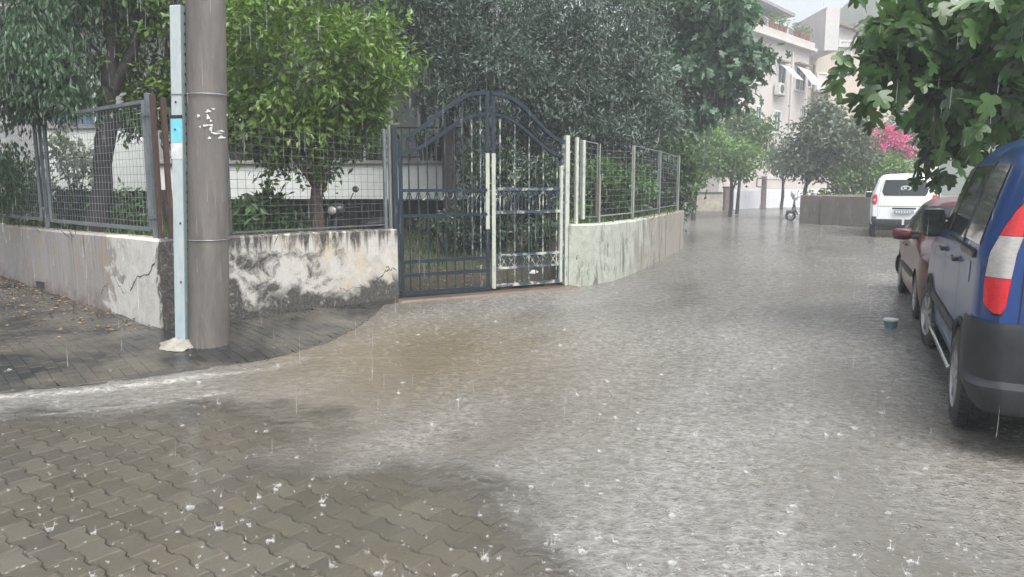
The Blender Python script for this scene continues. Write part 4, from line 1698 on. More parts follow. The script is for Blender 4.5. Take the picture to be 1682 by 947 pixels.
for (px, py, y, rx, ry, rz, n) in ((960, 0, 17.2, 2.2, 1.8, 1.5, 330), (880, 70, 16.6, 1.0, 1.1, 1.0, 140), (1010, 110, 16.8, 1.3, 1.1, .95, 200), (855, 205, 17.0, .7, .7, .5, 70), (930, 165, 16.4, 1.15, 1.0, .62, 150), (1060, 190, 17.2, .9, 1.0, .6, 110), (870, 130, 16.4, .6, .8, .6, 60), (990, 215, 16.2, .9, .8, .3, 70), (960, -200, 17.2, 2.6, 2, 1.3, 160)):
    c_ = at(px, py, y)
    bl.append((c_[0], c_[1], c_[2], rx, ry, rz, n))
limbs('limb', ot2, at(979, 180, 17.2), bl[:7], o2)
crown('crown', ot2, L_OLIVE, bl, 42, .18, .12, .036, droop=.45, outw=.4, origin=o2, shell=.25)

# broad leaved tree at the bend
b0 = at(1092, 330, 21.5)
b0[2] = .7
bt = thing('broadleaf_tree', 'tall broad-leaved tree leaning over the bend, its leafy branch reaching towards the pink building', 'tree', b0)
P_ = lambda px, py, y=21.5: at(px, py, y)
trunk('trunk', bt, M['bark'], [([b0, P_(1094, 240), P_(1100, 150), P_(1105, 50), P_(1100, -60)], .17, .07), ([P_(1098, 180), P_(1160, 140), P_(1225, 105), P_(1255, 95)], .08, .02), ([P_(1100, 150), P_(1150, 70), P_(1190, 20)], .08, .03)], b0)
bl = []
for (px, py, y, rx, ry, rz, n) in ((1120, 20, 21.5, 1.7, 1.5, 1.3, 130), (1175, 60, 21.2, .95, 1.0, .9, 75), (1090, 120, 21.2, 1.2, 1.2, 1.1, 90), (1160, 125, 21.3, .75, .9, .6, 50), (1215, 105, 21.2, .55, .6, .35, 28), (1245, 98, 21.2, .28, .3, .22, 10), (1200, 155, 21.3, .35, .4, .25, 12), (1130, 190, 21.3, .7, .8, .5, 36), (1210, 12, 21.6, .5, .6, .4, 22), (1060, -120, 21.5, 2.5, 2, 1.4, 80)):
    c_ = at(px, py, y)
    bl.append((c_[0], c_[1], c_[2], rx, ry, rz, n))
crown('crown', bt, L_FIGFAR, bl, 22, .2, .24, .22, droop=.5, outw=.5, origin=b0, shell=.2, tmpl=FIGLEAF)

# fig tree over the parked cars
fb = np.array((7.4, 9.6, 0.0))
ft_ = thing('fig_tree', 'fig tree with big lobed leaves hanging over the parked cars', 'tree', fb)
P_ = lambda px, py, y: at(px, py, y)
twig_paths = [([fb, (7.2, 9.4, 1.6), (6.6, 8.9, 2.8), (5.9, 8.3, 3.6), (4.8, 7.8, 3.9)], .14, .03),
              ([(6.6, 8.9, 2.8), (5.4, 8.2, 3.0), P_(1480, 110, 7.9), P_(1425, 95, 7.9)], .06, .012),
              ([(6.6, 8.9, 2.8), (6.0, 8.6, 2.7), P_(1540, 240, 8.4), P_(1500, 290, 8.4)], .05, .012),
              ([(7.2, 9.4, 1.9), (7.2, 8.6, 2.8), P_(1640, 140, 7.2)], .06, .015)]
trunk('trunk', ft_, M['bark'], twig_paths, fb)
bl = []
for (px, py, y, rx, ry, rz, n) in ((1590, 40, 8.0, .85, .8, .6, 46), (1497, 92, 7.9, .28, .4, .36, 17), (1585, 138, 7.9, .45, .6, .44, 38), (1640, 120, 7.4, .6, .7, .7, 48), (1572, 190, 8.5, .22, .35, .26, 14), (1555, 235, 8.8, .15, .3, .18, 9), (1600, 205, 8.4, .42, .5, .32, 26), (1655, 40, 7.4, .6, .8, .5, 30), (1600, -80, 8.0, 1.3, 1.2, .7, 40), (1720, 60, 7.8, .8, .9, 1.0, 40), (1425, 78, 7.9, .10, .15, .08, 3), (1425, 125, 7.9, .10, .15, .08, 3), (1450, 50, 7.9, .12, .15, .12, 3), (1437, 150, 7.9, .08, .1, .05, 2), (1535, 275, 9.0, .10, .2, .08, 4), (1660, 190, 8.4, .5, .5, .22, 18)):
    c_ = at(px, py, y)
    bl.append((c_[0], c_[1], c_[2], rx, ry, rz, n))
crown('crown', ft_, L_FIG, bl, 5, .13, .25, .235, droop=.9, outw=.45, origin=fb, shell=.1, tmpl=FIGLEAF, jitter=.75, upn=.4)

# far trees beyond the bend
FAR = [
    ('round_tree', 'rounded green tree standing in front of the pink building', (1212, 318, 38), [(1215, 225, 1.75, 1.6, 1.25, 150)], L_MID, .2, .13),
    ('round_tree', 'lighter green bushy tree in front of the rounded green one', (1200, 318, 35), [(1200, 262, 1.5, 1.3, .85, 110), (1165, 250, .9, 1.0, .9, 60)], L_LIGHT, .2, .12),
    ('round_tree', 'dim tree squeezed between the wall end and the lighter green bushy tree', (1140, 325, 33), [(1138, 262, .8, 1.0, 1.3, 90)], L_MID, .2, .12),
    ('round_tree', 'dull slender tree standing in the gap between two big street trees', (1284, 318, 44), [(1282, 258, .9, 1.0, 1.1, 70)], L_GREY, .2, .12),
    ('round_tree', 'dense dark green tree with a thin stem behind the low concrete wall', (1322, 325, 33), [(1365, 235, 1.75, 1.5, 1.35, 190), (1330, 262, 1.1, 1.0, .8, 80), (1352, 185, .6, .6, .45, 30), (1400, 270, 1.1, 1, .8, 80)], L_GREY, .2, .13),
    ('round_tree', 'grey-green tree between the bougainvillea and the fig leaves', (1500, 300, 46), [(1500, 205, 1.7, 1.5, .95, 90)], L_GREY, .2, .12),
]
for nm, lb, (px, py, y), bs, lm, L_, W_ in FAR:
    base = at(px, py, y)
    base[2] = 0
    t = thing(nm, lb, 'tree', base, group='street trees beyond the bend')
    top = at(bs[0][0], bs[0][1], y)
    trunk('trunk', t, M['bark'], [([base, (base[0] + .05, y, top[2] * .5), (top[0], y, top[2])], .10, .04), ([(base[0] + .05, y, top[2] * .45), (top[0] + .7, y, top[2] + .3)], .05, .02)], base)
    bl = []
    for (qx, qy, rx, ry, rz, n) in bs:
        c_ = at(qx, qy, y)
        bl.append((c_[0], c_[1], c_[2], rx, ry, rz, n))
    crown('crown', t, lm, bl, 26, .22, L_, W_, droop=.3, origin=base, shell=.3)
# hedge and bougainvillea
hb0 = at(1425, 318, 32.5); hb0[2] = 0
he = thing('hedge', 'light green clipped hedge behind the low concrete wall, left of the white van', 'hedge', hb0)
c1, c2_ = at(1390, 285, 32.5), at(1455, 283, 32.5)
crown('foliage', he, L_LIGHT, [(c1[0], 32.5, 1.95, 1.0, .7, .55, 80), (c2_[0], 32.6, 2.05, 1.1, .7, .6, 90), ((c1[0] + c2_[0]) / 2, 32.5, 1.1, 1.8, .6, .6, 70)], 26, .16, .16, .10, origin=hb0)
bg0 = at(1465, 300, 39); bg0[2] = 0
bo_ = thing('bougainvillea', 'bougainvillea bush covered in bright pink bracts beyond the hedge', 'shrub', bg0)
trunk('stem', bo_, M['bark'], [([bg0, (bg0[0] + .1, 39, 1.5), (bg0[0] - .3, 39, 3.2)], .07, .03), ([(bg0[0] + .1, 39, 1.5), (bg0[0] + .7, 39, 3.0)], .05, .02)], bg0)
q1 = at(1462, 232, 39)
crown('bracts', bo_, L_PINK, [(q1[0], 39, q1[2], 1.1, .7, .55, 45), (q1[0] + .6, 39, q1[2] - .4, .6, .6, .5, 26), (q1[0] - .5, 39, q1[2] + .45, .7, .5, .3, 20)], 22, .15, .14, .11, origin=bg0)
crown('leaves', bo_, L_MID, [(q1[0], 39.2, q1[2] - .9, 1.3, .8, .9, 80)], 22, .2, .16, .1, origin=bg0)


# garden shrubs
def shrub(label, px, y, z_or_none, blobs, mat, L, W, per=20, sig=.09, droop=.2, name='shrub', group='garden shrubs behind the fences'):
    base = at(px, 300, y)
    base[2] = tz(base[0], y)
    t = thing(name, label, 'shrub', base, group=group)
    st = MB(base)
    for k in range(5):
        bq = blobs[k % len(blobs)]
        st.tube([base + np.array((random.uniform(-.1, .1), random.uniform(-.1, .1), -.03)), (at(bq[0], bq[1], y)[0] * .6 + base[0] * .4, y, (at(bq[0], bq[1], y)[2] + base[2]) / 2), at(bq[0], bq[1], y) + np.array((random.uniform(-.1, .1), 0, 0))], [.018, .012, .006], 6)
    st.build('stem', M['bark'], t)
    bl_ = []
    for (qx, qy, rx, ry, rz, n) in blobs:
        c_ = at(qx, qy, y)
        bl_.append((c_[0], c_[1], c_[2], rx, ry, rz, n))
    crown('foliage', t, mat, bl_, per, sig, L, W, droop, .5, base, shell=.2)


shrub('pale leafed shrub in front of the white stair wall, behind the left fence', 125, 12.6, None, [(115, 250, .42, .35, .28, 22), (130, 275, .35, .3, .25, 18), (100, 235, .2, .2, .2, 8)], L_PALE, .13, .06, 12)
shrub('dark low shrub under the pale leafed one at the foot of the left fence', 110, 12.6, None, [(110, 330, .75, .3, .3, 50), (40, 335, .6, .3, .3, 40)], L_DARK, .10, .045)
shrub('dark shrub at the left picture edge behind the fence', 20, 13.6, None, [(20, 300, .7, .35, .45, 70), (-40, 270, .7, .35, .6, 60)], L_DARK, .11, .05)
shrub('low leafy plant right of the dark tree trunk behind the left fence', 205, 11.2, None, [(200, 335, .35, .3, .2, 22), (228, 350, .3, .3, .12, 14)], L_MID, .10, .04)
shrub('leafy green plant just right of the utility pole, behind the front wall', 390, 10.6, None, [(392, 358, .22, .2, .16, 12), (405, 350, .15, .2, .15, 8)], L_MID, .15, .07, 10)
shrub('taller leafy plant between the pole and the citrus trunk', 440, 11.2, None, [(432, 345, .25, .2, .22, 16), (452, 340, .2, .2, .22, 12), (470, 358, .3, .2, .12, 12)], L_MID, .16, .07, 10)
shrub('tall dark bush behind the meeting stile of the gate', 790, 14.6, None, [(782, 300, .28, .4, .75, 60), (796, 360, .35, .4, .6, 50)], L_DARK, .10, .04)
shrub('big dark bush filling the right leaf of the gate', 870, 14.2, None, [(850, 300, .5, .5, .75, 90), (905, 310, .45, .5, .65, 80), (880, 390, .7, .5, .5, 80), (840, 380, .35, .4, .5, 40)], L_DARK, .11, .045)
shrub('low dark bush in the middle of the garden path behind the left gate leaf', 735, 14.4, None, [(712, 372, .35, .3, .22, 30), (745, 366, .3, .3, .28, 30), (765, 385, .25, .25, .2, 20)], L_DARK, .09, .04)
shrub('low dark bush at the foot of the pale gate post', 905, 13.2, None, [(905, 385, .35, .3, .3, 40), (880, 405, .25, .25, .2, 20)], L_DARK, .09, .04)
shrub('pale sprig growing up behind the right leaf of the gate', 848, 13.2, None, [(845, 290, .08, .1, .28, 10), (840, 320, .1, .1, .15, 6)], L_PALE, .08, .035, 8, .05)
shrub('green bush behind the first panels of the curved wall fence', 1010, 15.4, None, [(1000, 300, .6, .5, .6, 90), (1040, 310, .5, .5, .5, 70), (965, 315, .4, .4, .6, 60)], L_MID, .11, .045)
shrub('dim bush behind the last panels of the curved wall fence', 1085, 20, None, [(1070, 290, .7, .6, .7, 80), (1100, 300, .6, .6, .6, 60)], L_DARK, .14, .06)

shrub('tall dark hedge far back in the garden behind the gate', 820, 21.5, None, [(700, 300, 1.3, .5, 1.0, 110), (790, 270, 1.2, .5, 1.5, 150), (880, 270, 1.3, .5, 1.5, 160), (970, 270, 1.3, .5, 1.5, 160), (1050, 275, 1.0, .5, 1.4, 120), (1100, 300, .6, .5, 1.2, 70)], L_DARK, .17, .075, 22, .16)
shrub('hazy green bush leaning over the end of the curved wall', 1118, 20.5, None, [(1112, 260, .55, .5, .7, 60), (1132, 290, .35, .4, .7, 40)], L_MID, .15, .07, 20, .12)

# grass and fallen leaves
nG = 16000
gP = np.stack([rng.uniform(-12, 4, nG), rng.uniform(8.6, 19, nG)], 1)
okm = np.array([inside(p, LOT) for p in gP])
gP = gP[okm]
okd = (np.abs(((gP - (G0 + G1) / 2) @ gdir)) > 1.3) | (((gP - (G0 + G1) / 2) @ gin) > 1.8)
gP = gP[okd]
z_ = np.array([garden_z(x, y) for x, y in gP])
n = len(gP)
V, Fa, k = leaves(np.stack([gP[:, 0], gP[:, 1], z_], 1), rng.normal(size=(n, 3)) * .4 + np.array((0, 0, 1)), rng.normal(size=(n, 3)), .08 + .16 * rng.random(n), .012 + .014 * rng.random(n))
tag(link('grass', new_mesh_np('grass', V, Fa.ravel(), np.full(len(Fa), 3), L_GRASS, {'tone': ('POINT', np.repeat(rng.random(n), k))})), kind='stuff')
# litter: inside the gate and on the pavement along the side wall
pts = []
while len(pts) < 900:
    if len(pts) < 420:
        s_, t_ = rng.uniform(.1, GL - .1), rng.uniform(.3, 2.6)
        q = G0 + gdir * s_ + gin * t_
        pts.append((q[0], q[1], garden_z(q[0], q[1]) + .012))
    else:
        d_ = rng.uniform(.2, 7)
        o_ = abs(rng.normal()) * .45 + .03
        q = C0 + dA * d_ - inA * o_
        if dist_poly(q[None], KP)[0] < .25: continue
        pts.append((q[0], q[1], PZ + .012))
pts = np.array(pts)
n = len(pts)
V, Fa, k = leaves(pts, np.stack([rng.normal(size=n), rng.normal(size=n), rng.normal(size=n) * .12], 1), rng.normal(size=(n, 3)) * .25 + np.array((0, 0, 1)), .03 + .05 * rng.random(n), .018 + .025 * rng.random(n))
tag(link('leaf_litter', new_mesh_np('leaf_litter', V, Fa.ravel(), np.full(len(Fa), 3), L_LITTER, {'tone': ('POINT', np.repeat(rng.random(n), k))})), kind='stuff')


# ================================================================== VEHICLES
def ipl(x, tab):
    return float(np.interp(x, [a for a, _ in tab], [b for _, b in tab]))


class Body:
    def __init__(s, L, W, sill, belt, top, wroof, axles, wr, archr, rake=0.0, bulge=.05, endr=.28, enda=.10):
        s.L, s.W, s.sill, s.belt, s.top, s.wroof, s.axles, s.wrad, s.archr = L, W / 2, sill, belt, top, wroof / 2, axles, wr, archr
        s.rake, s.bulge, s.endr, s.enda = rake, bulge, endr, enda

    def plan(s, x):
        k = 1.0
        if x < s.endr: k -= s.enda * (1 - x / s.endr) ** 2.2
        if x > s.L - .55: k -= .22 * ((x - s.L + .55) / .55) ** 2.4
        return k

    def zl(s, x):
        z = s.sill
        for a in s.axles:
            d = abs(x - a)
            if d < s.archr:
                z = max(z, s.wrad + math.sqrt(s.archr ** 2 - d * d))
        return z

    def section(s, x, zl=None):
        w = s.W * s.plan(x)
        zt = ipl(x, s.top)
        zb = min(ipl(x, s.belt), zt - .05)
        zl = s.zl(x) if zl is None else zl
        gh = zt - zb
        k = min(1, max(0, gh / .5))
        wr = w * .93 * (1 - k) + min(s.wroof * (s.plan(x) * .5 + .5), w) * k
        zs = min(zl, zb - .2)
        P = [(w * .955, s.sill), (w * .985, s.sill + .12), (w, s.sill * .45 + zb * .55), (w * .985, zb), (w * .985 * .45 + wr * .55, zb + gh * .5),
             (wr, zb + gh * .86), (wr - .045 * (1 + k), zb + gh * .95), (wr * .62, zt - .006), (0, zt + .012)]
        return P

    def side(s, x, z):
        P = s.section(x)
        zs = [p[1] for p in P[:7]]
        return float(np.interp(z, zs, [p[0] for p in P[:7]]))

    def X(s, x, z):
        return x + s.rake * (z - .4) * max(0, 1 - x / .9) if x < .9 else x

    def Q(s, c, z):
        if c >= 0:
            return Vector((s.X(c, z), s.side(c, z), z))
        y = s.side(0, z)
        q = 1 + c
        return Vector((s.X(0, z) - s.bulge * (1 - q ** 2), y * q, z))

    def N(s, c, z):
        e = .004
        a, b_ = s.Q(c - e, z), s.Q(c + e, z)
        d, f = s.Q(c, z - e), s.Q(c, z + e)
        n = (b_ - a).cross(f - d)
        n.normalize()
        if c > .02 and n.y < 0: n = -n
        if c <= .02 and (n.x - n.y) > 0: n = -n
        return n

    def shell(s, mb):
        xs_ = list(np.linspace(0, .3, 9)) + list(np.arange(.33, s.L - .3, .03)) + list(np.linspace(s.L - .3, s.L, 9))
        secs = []
        for x in xs_:
            P = s.section(x)
            zl_ = s.zl(x)
            pts = []
            # resample the flank from zl upward
            zs = [p[1] for p in P[:7]]
            ysd = [p[0] for p in P[:7]]
            for t in np.linspace(0, 1, 15):
                z = zl_ + (zs[6] - zl_) * t
                y = float(np.interp(z, zs, ysd))
                pts.append((s.X(x, z), y, z))
            for (y, z) in P[7:]:
                pts.append((s.X(x, z), y, z))
            secs.append(pts)
        G_ = np.array(secs)
        full = np.concatenate([G_, G_[:, -2::-1] * np.array((1, -1, 1))], 1)
        mb.grid(full[:, ::-1])
        # rear and front faces
        for sec, sg in ((full[0], -1), (full[-1], 1)):
            n = (len(sec) - 1) // 2
            cols_ = []
            for q in np.linspace(-1, 1, 15):
                col_ = []
                for i in range(n + 1):
                    p = sec[i]
                    col_.append((p[0] + sg * s.bulge * (1 - q * q), abs(p[1]) * q, p[2]))
                cols_.append(col_)
            cg = np.array(cols_)
            mb.grid(cg if sg < 0 else cg[::-1])

    def patch(s, mb, c0, c1, z0, z1, off=.004, nc=6, nz=8, mi=None, mirror=False, depth=0):
        """c0,c1 callables or numbers of the height fraction; z0,z1 callables or numbers of the width fraction"""
        f = lambda v, t: v(t) if callable(v) else v
        G_ = np.zeros((nc + 1, nz + 1, 3))
        for i in range(nc + 1):
            for j in range(nz + 1):
                u, t = i / nc, j / nz
                z = f(z0, u) + (f(z1, u) - f(z0, u)) * t
                c = f(c0, t) + (f(c1, t) - f(c0, t)) * u
                o_ = off(u, t) if callable(off) else off
                p = s.Q(c, z) + s.N(c, z) * o_
                G_[i, j] = p
        if mirror:
            G_ = G_[::-1] * np.array((1, -1, 1))
        mb.grid(G_, mi)
        if depth:   # rim running back to the panel
            ring = [G_[0, j] for j in range(nz + 1)] + [G_[i, nz] for i in range(1, nc + 1)] + [G_[nc, j] for j in range(nz - 1, -1, -1)] + [G_[i, 0] for i in range(nc - 1, 0, -1)]
            back = []
            cc = G_.reshape(-1, 3).mean(0)
            nn = s.N((f(c0, .5) + f(c1, .5)) / 2, (f(z0, .5) + f(z1, .5)) / 2)
            nn = np.array((nn.x, -nn.y if mirror else nn.y, nn.z))
            for p in ring: back.append(p - nn * depth)
            m_ = len(ring)
            mb.add(ring + back, [(i, (i + 1) % m_, m_ + (i + 1) % m_, m_ + i) for i in range(m_)], mi)


def wheel(car, x, y, r, wd, hubcap, spokes=8, front=False):
    sgn = 1 if y > 0 else -1
    wo_ = link('wheel', None, car, (x, y, r))
    R_ = Matrix.Rotation(-PI / 2 * sgn, 3, 'X')
    t = MB()
    prof = [(r * .64, -wd / 2), (r * .86, -wd / 2), (r * .965, -wd * .44), (r, -wd * .30), (r, -wd * .12), (r * .985, -wd * .11), (r * .985, -wd * .09), (r, -wd * .08), (r, wd * .08), (r * .985, wd * .09), (r * .985, wd * .11), (r, wd * .12), (r, wd * .30), (r * .965, wd * .44), (r * .86, wd / 2), (r * .64, wd / 2)]
    t.lathe(prof, 48, mat3=R_, cap=False)
    for k in range(56):        # tread blocks
        a = 2 * PI * k / 56
        for zz in (-wd * .33, wd * .33, 0):
            pc = R_ @ Vector((r * 1.0 * math.cos(a), r * 1.0 * math.sin(a), zz))
            m3 = R_ @ Matrix.Rotation(a, 3, 'Z')
            t.box(pc, (.012, .021, wd * .2), mat3=m3)
    t.build('tyre', M['rubber'], wo_, True)
    q = MB()
    q.lathe([(r * .65, -wd * .46), (r * .66, wd * .47), (r * .62, wd * .50), (r * .60, wd * .42), (r * .58, wd * .30)], 40, mat3=R_, cap=False)
    q.lathe([(r * .60, wd * .24), (r * .2, wd * .22), (r * .02, wd * .22)], 32, mat3=R_)
    q.lathe([(r * .17, wd * .20), (r * .17, wd * .48), (r * .12, wd * .53), (r * .01, wd * .54)], 20, mat3=R_)
    for k in range(spokes):
        a = 2 * PI * k / spokes
        m3 = R_ @ Matrix.Rotation(a, 3, 'Z')
        q.box(R_ @ Vector((r * .37 * math.cos(a), r * .37 * math.sin(a), wd * .40)), (r * .48, r * (.14 if hubcap else .10), wd * .14), mat3=m3, bev=.008)
    q.build('rim', M['rim'], wo_, True)
    return wo_


def place(o, B, p_world, heading, local):
    th_ = math.atan2(heading[1], heading[0])
    c, s_ = math.cos(th_), math.sin(th_)
    o.location = (p_world[0] - (c * local[0] - s_ * local[1]), p_world[1] - (s_ * local[0] + c * local[1]), -.015)
    o.rotation_euler = (0, 0, th_)


def mirror_pod(car, x, y, z, size, mat, side=1):
    m_ = link('wing_mirror', None, car, (x, y, z))
    q = MB()
    w_, d_, h_ = size
    q.ellipsoid((0, side * w_ * .55, 0), (d_ / 2, w_ / 2, h_ / 2), 16, 12)
    # flatten into a rounded block
    q.v = [(max(-d_ * .32, v[0]), side * w_ * .55 + math.copysign(abs((v[1] - side * w_ * .55) / (w_ / 2)) ** .55, v[1] - side * w_ * .55) * w_ / 2, math.copysign(abs(v[2] / (h_ / 2)) ** .6, v[2]) * h_ / 2) for v in q.v]
    q.build('housing', mat, m_, True)
    q = MB()
    q.box((-d_ * .33, side * w_ * .55, 0), (.008, w_ * .8, h_ * .82), bev=.003)
    q.build('mirror_glass', M['glass_dark'], m_)
    q = MB()
    q.tube([(.02, -side * .06, -h_ * .25), (0, side * w_ * .3, -h_ * .2)], .03, 8)
    q.tube([(.02, -side * .06, h_ * .15), (0, side * w_ * .3, h_ * .15)], .022, 8)
    q.build('mirror_arm', M['black_plastic'], m_, True)


# ---- blue van
hd = g(1520, 573)[:2] - g(1561, 690)[:2]
hd = hd / np.linalg.norm(hd)
B = Body(4.12, 1.74, .30, [(0, 1.17), (4.2, 1.12)], [(0, 1.80), (.06, 1.845), (.25, 1.865), (.9, 1.875), (1.9, 1.86), (2.45, 1.80), (3.15, 1.15), (3.3, 1.10), (3.95, .92), (4.18, .74)],
         1.36, (.68, 3.24), .31, .365, rake=.10, bulge=.05, endr=.26, enda=.13)
van = thing('parked_van', 'dark blue van parked nearest, with a tall red and white tail lamp', 'van')
VS = 1.06
place(van, B, g(1562, 691), hd, (.68 * VS, .88 * VS))
van.scale = (VS, VS, VS)
q = MB(); B.shell(q); q.build('body', M['van_blue'], van, True)
q = MB(); q.box((2.1, 0, .50), (3.9, 1.30, .5)); q.build('underbody', M['underbody'], van)
# side windows, left and right
for mir in (False, True):
    tA = lambda t: .30 + .13 * t
    for nm, c0, c1, z0, z1 in (('rear_side_window', lambda t: .25 + .06 * t, lambda t: 1.02, 1.20, lambda u: 1.665), ('sliding_door_window', 1.12, 1.98, 1.19, 1.675), ('front_door_window', 2.08, lambda t: 2.90 - .52 * t, 1.17, lambda u: 1.67 - .02 * u)):
        q = MB(); B.patch(q, c0, c1, z0, z1, .005, 8, 8, mirror=mir)
        wn = q.build(nm, M['glass_dark'], van, True)
    for a_ in ((1.054, 1.066, .36, 1.72, .003, 1, 14), (2.024, 2.036, .36, 1.72, .003, 1, 14), (2.98, 2.992, .66, 1.12, .003, 1, 8), (.30, 1.9, 1.145, 1.165, .004, 10, 1)):
        q = MB(); B.patch(q, *a_, mirror=mir); q.build('door_seam', M['seam'], van)
    for c in (1.04, 2.05):
        q = MB(); B.patch(q, c - .035, c + .035, 1.17, 1.70, .0065, 2, 10, mirror=mir)
        q.build('window_pillar', M['black_plastic'], van, True)
    q = MB()
    B.patch(q, .34, 1.05, 1.115, 1.150, .016, 10, 2, mirror=mir, depth=.012)
    q.build('door_track', M['black_plastic'], van)
    q = MB()
    B.patch(q, 1.07, 2.96, .50, .60, lambda u, t: .008 + .014 * math.sin(PI * t), 14, 4, mirror=mir)
    q.build('side_moulding', M['bumper'], van, True)
    for c in (1.20, 2.12):
        p0, n0 = B.Q(c + .02, 1.03), B.N(c + .02, 1.03)
        q = MB()
        sg = -1 if mir else 1
        q.box((p0.x + .07, sg * (p0.y + .028), p0.z), (.18, .022, .032), bev=.008)
        q.box((p0.x, sg * (p0.y + .008), p0.z), (.03, .05, .03), bev=.005)
        q.build('door_handle', M['black_plastic'], van, True)
    # tail lamp in three lenses
    lf = lambda z: ipl(z, [(.83, .02), (.88, .085), (1.0, .095), (1.15, .08), (1.3, .045), (1.42, .0), (1.52, -.06)])
    rt = lambda z: ipl(z, [(.83, .0), (.88, -.02), (1.2, -.06), (1.52, -.10)])
    lamp = None
    for (za, zb3, mt, nm) in ((.835, 1.03, M['lamp_red'], 'tail_lamp'), (1.033, 1.265, M['lamp_white'], 'clear_lens'), (1.268, 1.505, M['lamp_red'], 'upper_red_lens')):
        q = MB()
        B.patch(q, lambda t: rt(za + (zb3 - za) * t), lambda t: lf(za + (zb3 - za) * t), za, zb3, .012, 8, 10, mirror=mir, depth=.014)
        o = q.build(nm, mt, van if lamp is None else lamp, True)
        lamp = lamp or o
    q = MB()
    B.patch(q, lambda t: rt(.82 + .70 * t) - .012, lambda t: lf(.82 + .70 * t) + .014, .822, 1.522, .003, 8, 16, mirror=mir)
    q.build('lamp_gasket', M['seam'], lamp)
    # tailgate seam and rear glass half
    q = MB()
    B.patch(q, lambda t: -.120 - .02 * t, lambda t: -.110 - .02 * t, .50, 1.72, .003, 1, 16, mirror=mir)
    B.patch(q, -.999, -.112, .500, .512, .003, 10, 1, mirror=mir)
    q.build('tailgate_seam', M['seam'], van)
    q = MB()
    B.patch(q, -.997, lambda t: -.165 - .04 * t, 1.16, 1.66, .005, 8, 8, mirror=mir)
    q.build('rear_window', M['glass_dark'], van, True)
    # bumper with a thick lower lip
    q = MB()
    offb = lambda u, t: .012 + .028 * math.sin(PI * min(1, t * 1.02)) ** .5 + (.045 if t < .28 else .045 * max(0, 1 - (t - .28) / .07)) * min(1, (1 - u) * 5 + .15)
    zlow = lambda u: .285 + (.10 * max(0, (u - .86) / .14))
    B.patch(q, lambda t: -.9995, lambda t: ipl(t, [(0, .24), (.5, .30), (1, .36)]), zlow, lambda u: .785 - .0 * u - (.28 if u < .52 else .28 * max(0, 1 - (u - .52) / .07)), offb, 44, 28, mirror=mir)
    q.build('bumper', M['bumper'], van, True)
    for wx in (.68, 3.24):
        q = MB()
        pts = []
        for k in range(17):
            a = PI * (.06 + .88 * k / 16)
            x_, z_ = wx + .385 * math.cos(a), .31 + .385 * math.sin(a)
            y_ = B.side(x_, max(z_, .34)) + .004
            pts.append((x_, -y_ if mir else y_, z_))
        q.tube(pts, .018, 6)
        q.build('wheel_arch_trim', M['bumper'], van, True)
    q = MB()
    sg = -1 if mir else 1
    q.tube([(1.12, sg * .78, .30), (1.16, sg * .875, .27), (2.85, sg * .875, .27), (2.9, sg * .78, .30)], .015, 10)
    q.build('side_step', M['chrome'], van, True)
    mirror_pod(van, 2.72, sg * .82, 1.22, (.19, .17, .27), M['black_plastic'], sg)
    for wx in (.68, 3.24):
        wn_ = wheel(van, wx, sg * .79, .315, .195, True, 7)
        if wx > 2: wn_.rotation_euler = (0, 0, math.radians(8))
# filler flap, badge lettering, tailgate handle, plate
q = MB(); B.patch(q, .50, .66, .95, 1.08, .003, 4, 4); q.build('fuel_flap', M['van_blue'], van)
cu = bpy.data.curves.new('badge_lettering', 'FONT')
cu.body = 'DOBLO'
cu.size = .062
cu.extrude = .004
cu.space_character = 1.15
tmp = bpy.data.objects.new('tmp_text', cu)
COL.objects.link(tmp)
dg = bpy.context.evaluated_depsgraph_get()
tme = bpy.data.meshes.new_from_object(tmp.evaluated_get(dg))
bpy.data.objects.remove(tmp)
tme.materials.clear(); tme.materials.append(M['chrome'])
bl_ = link('badge_lettering', tme, van)
pz = B.Q(-.19, .885)
bl_.location = (pz.x - .010, pz.y, .872)
bl_.rotation_euler = (PI / 2, 0, -PI / 2 - .10)
q = MB(); q.box((B.Q(-.999, .98).x - .012, 0, .98), (.03, .62, .07), bev=.01); q.build('tailgate_handle', M['bumper'], van)
q = MB(); q.box((B.Q(-.999, .74).x - .010, 0, .74), (.012, .52, .115), bev=.003); q.build('number_plate', M['plate'], van)
for sg in (1, -1):
    q = MB(); q.ellipsoid((4.02, sg * .62, .74), (.12, .16, .12), 12, 8); q.build('headlight', M['lamp_white'], van, True)
q = MB(); B2 = B; q.box((2.72, 0, 1.475), (.02, 1.16, .01)); 
ws_ = []
for i in range(9):
    for j in range(7):
        u, t = i / 8, j / 6
        x_ = 3.10 - .60 * t
        zt2 = ipl(x_, B.top) + .006
        ww = (.76 - .14 * t)
        ws_.append((x_ + .012, (u * 2 - 1) * ww, zt2 - .05 * abs(u * 2 - 1) ** 3))
q = MB(); q.grid(np.array(ws_).reshape(9, 7, 3)); q.build('windscreen', M['glass_dark'], van, True)

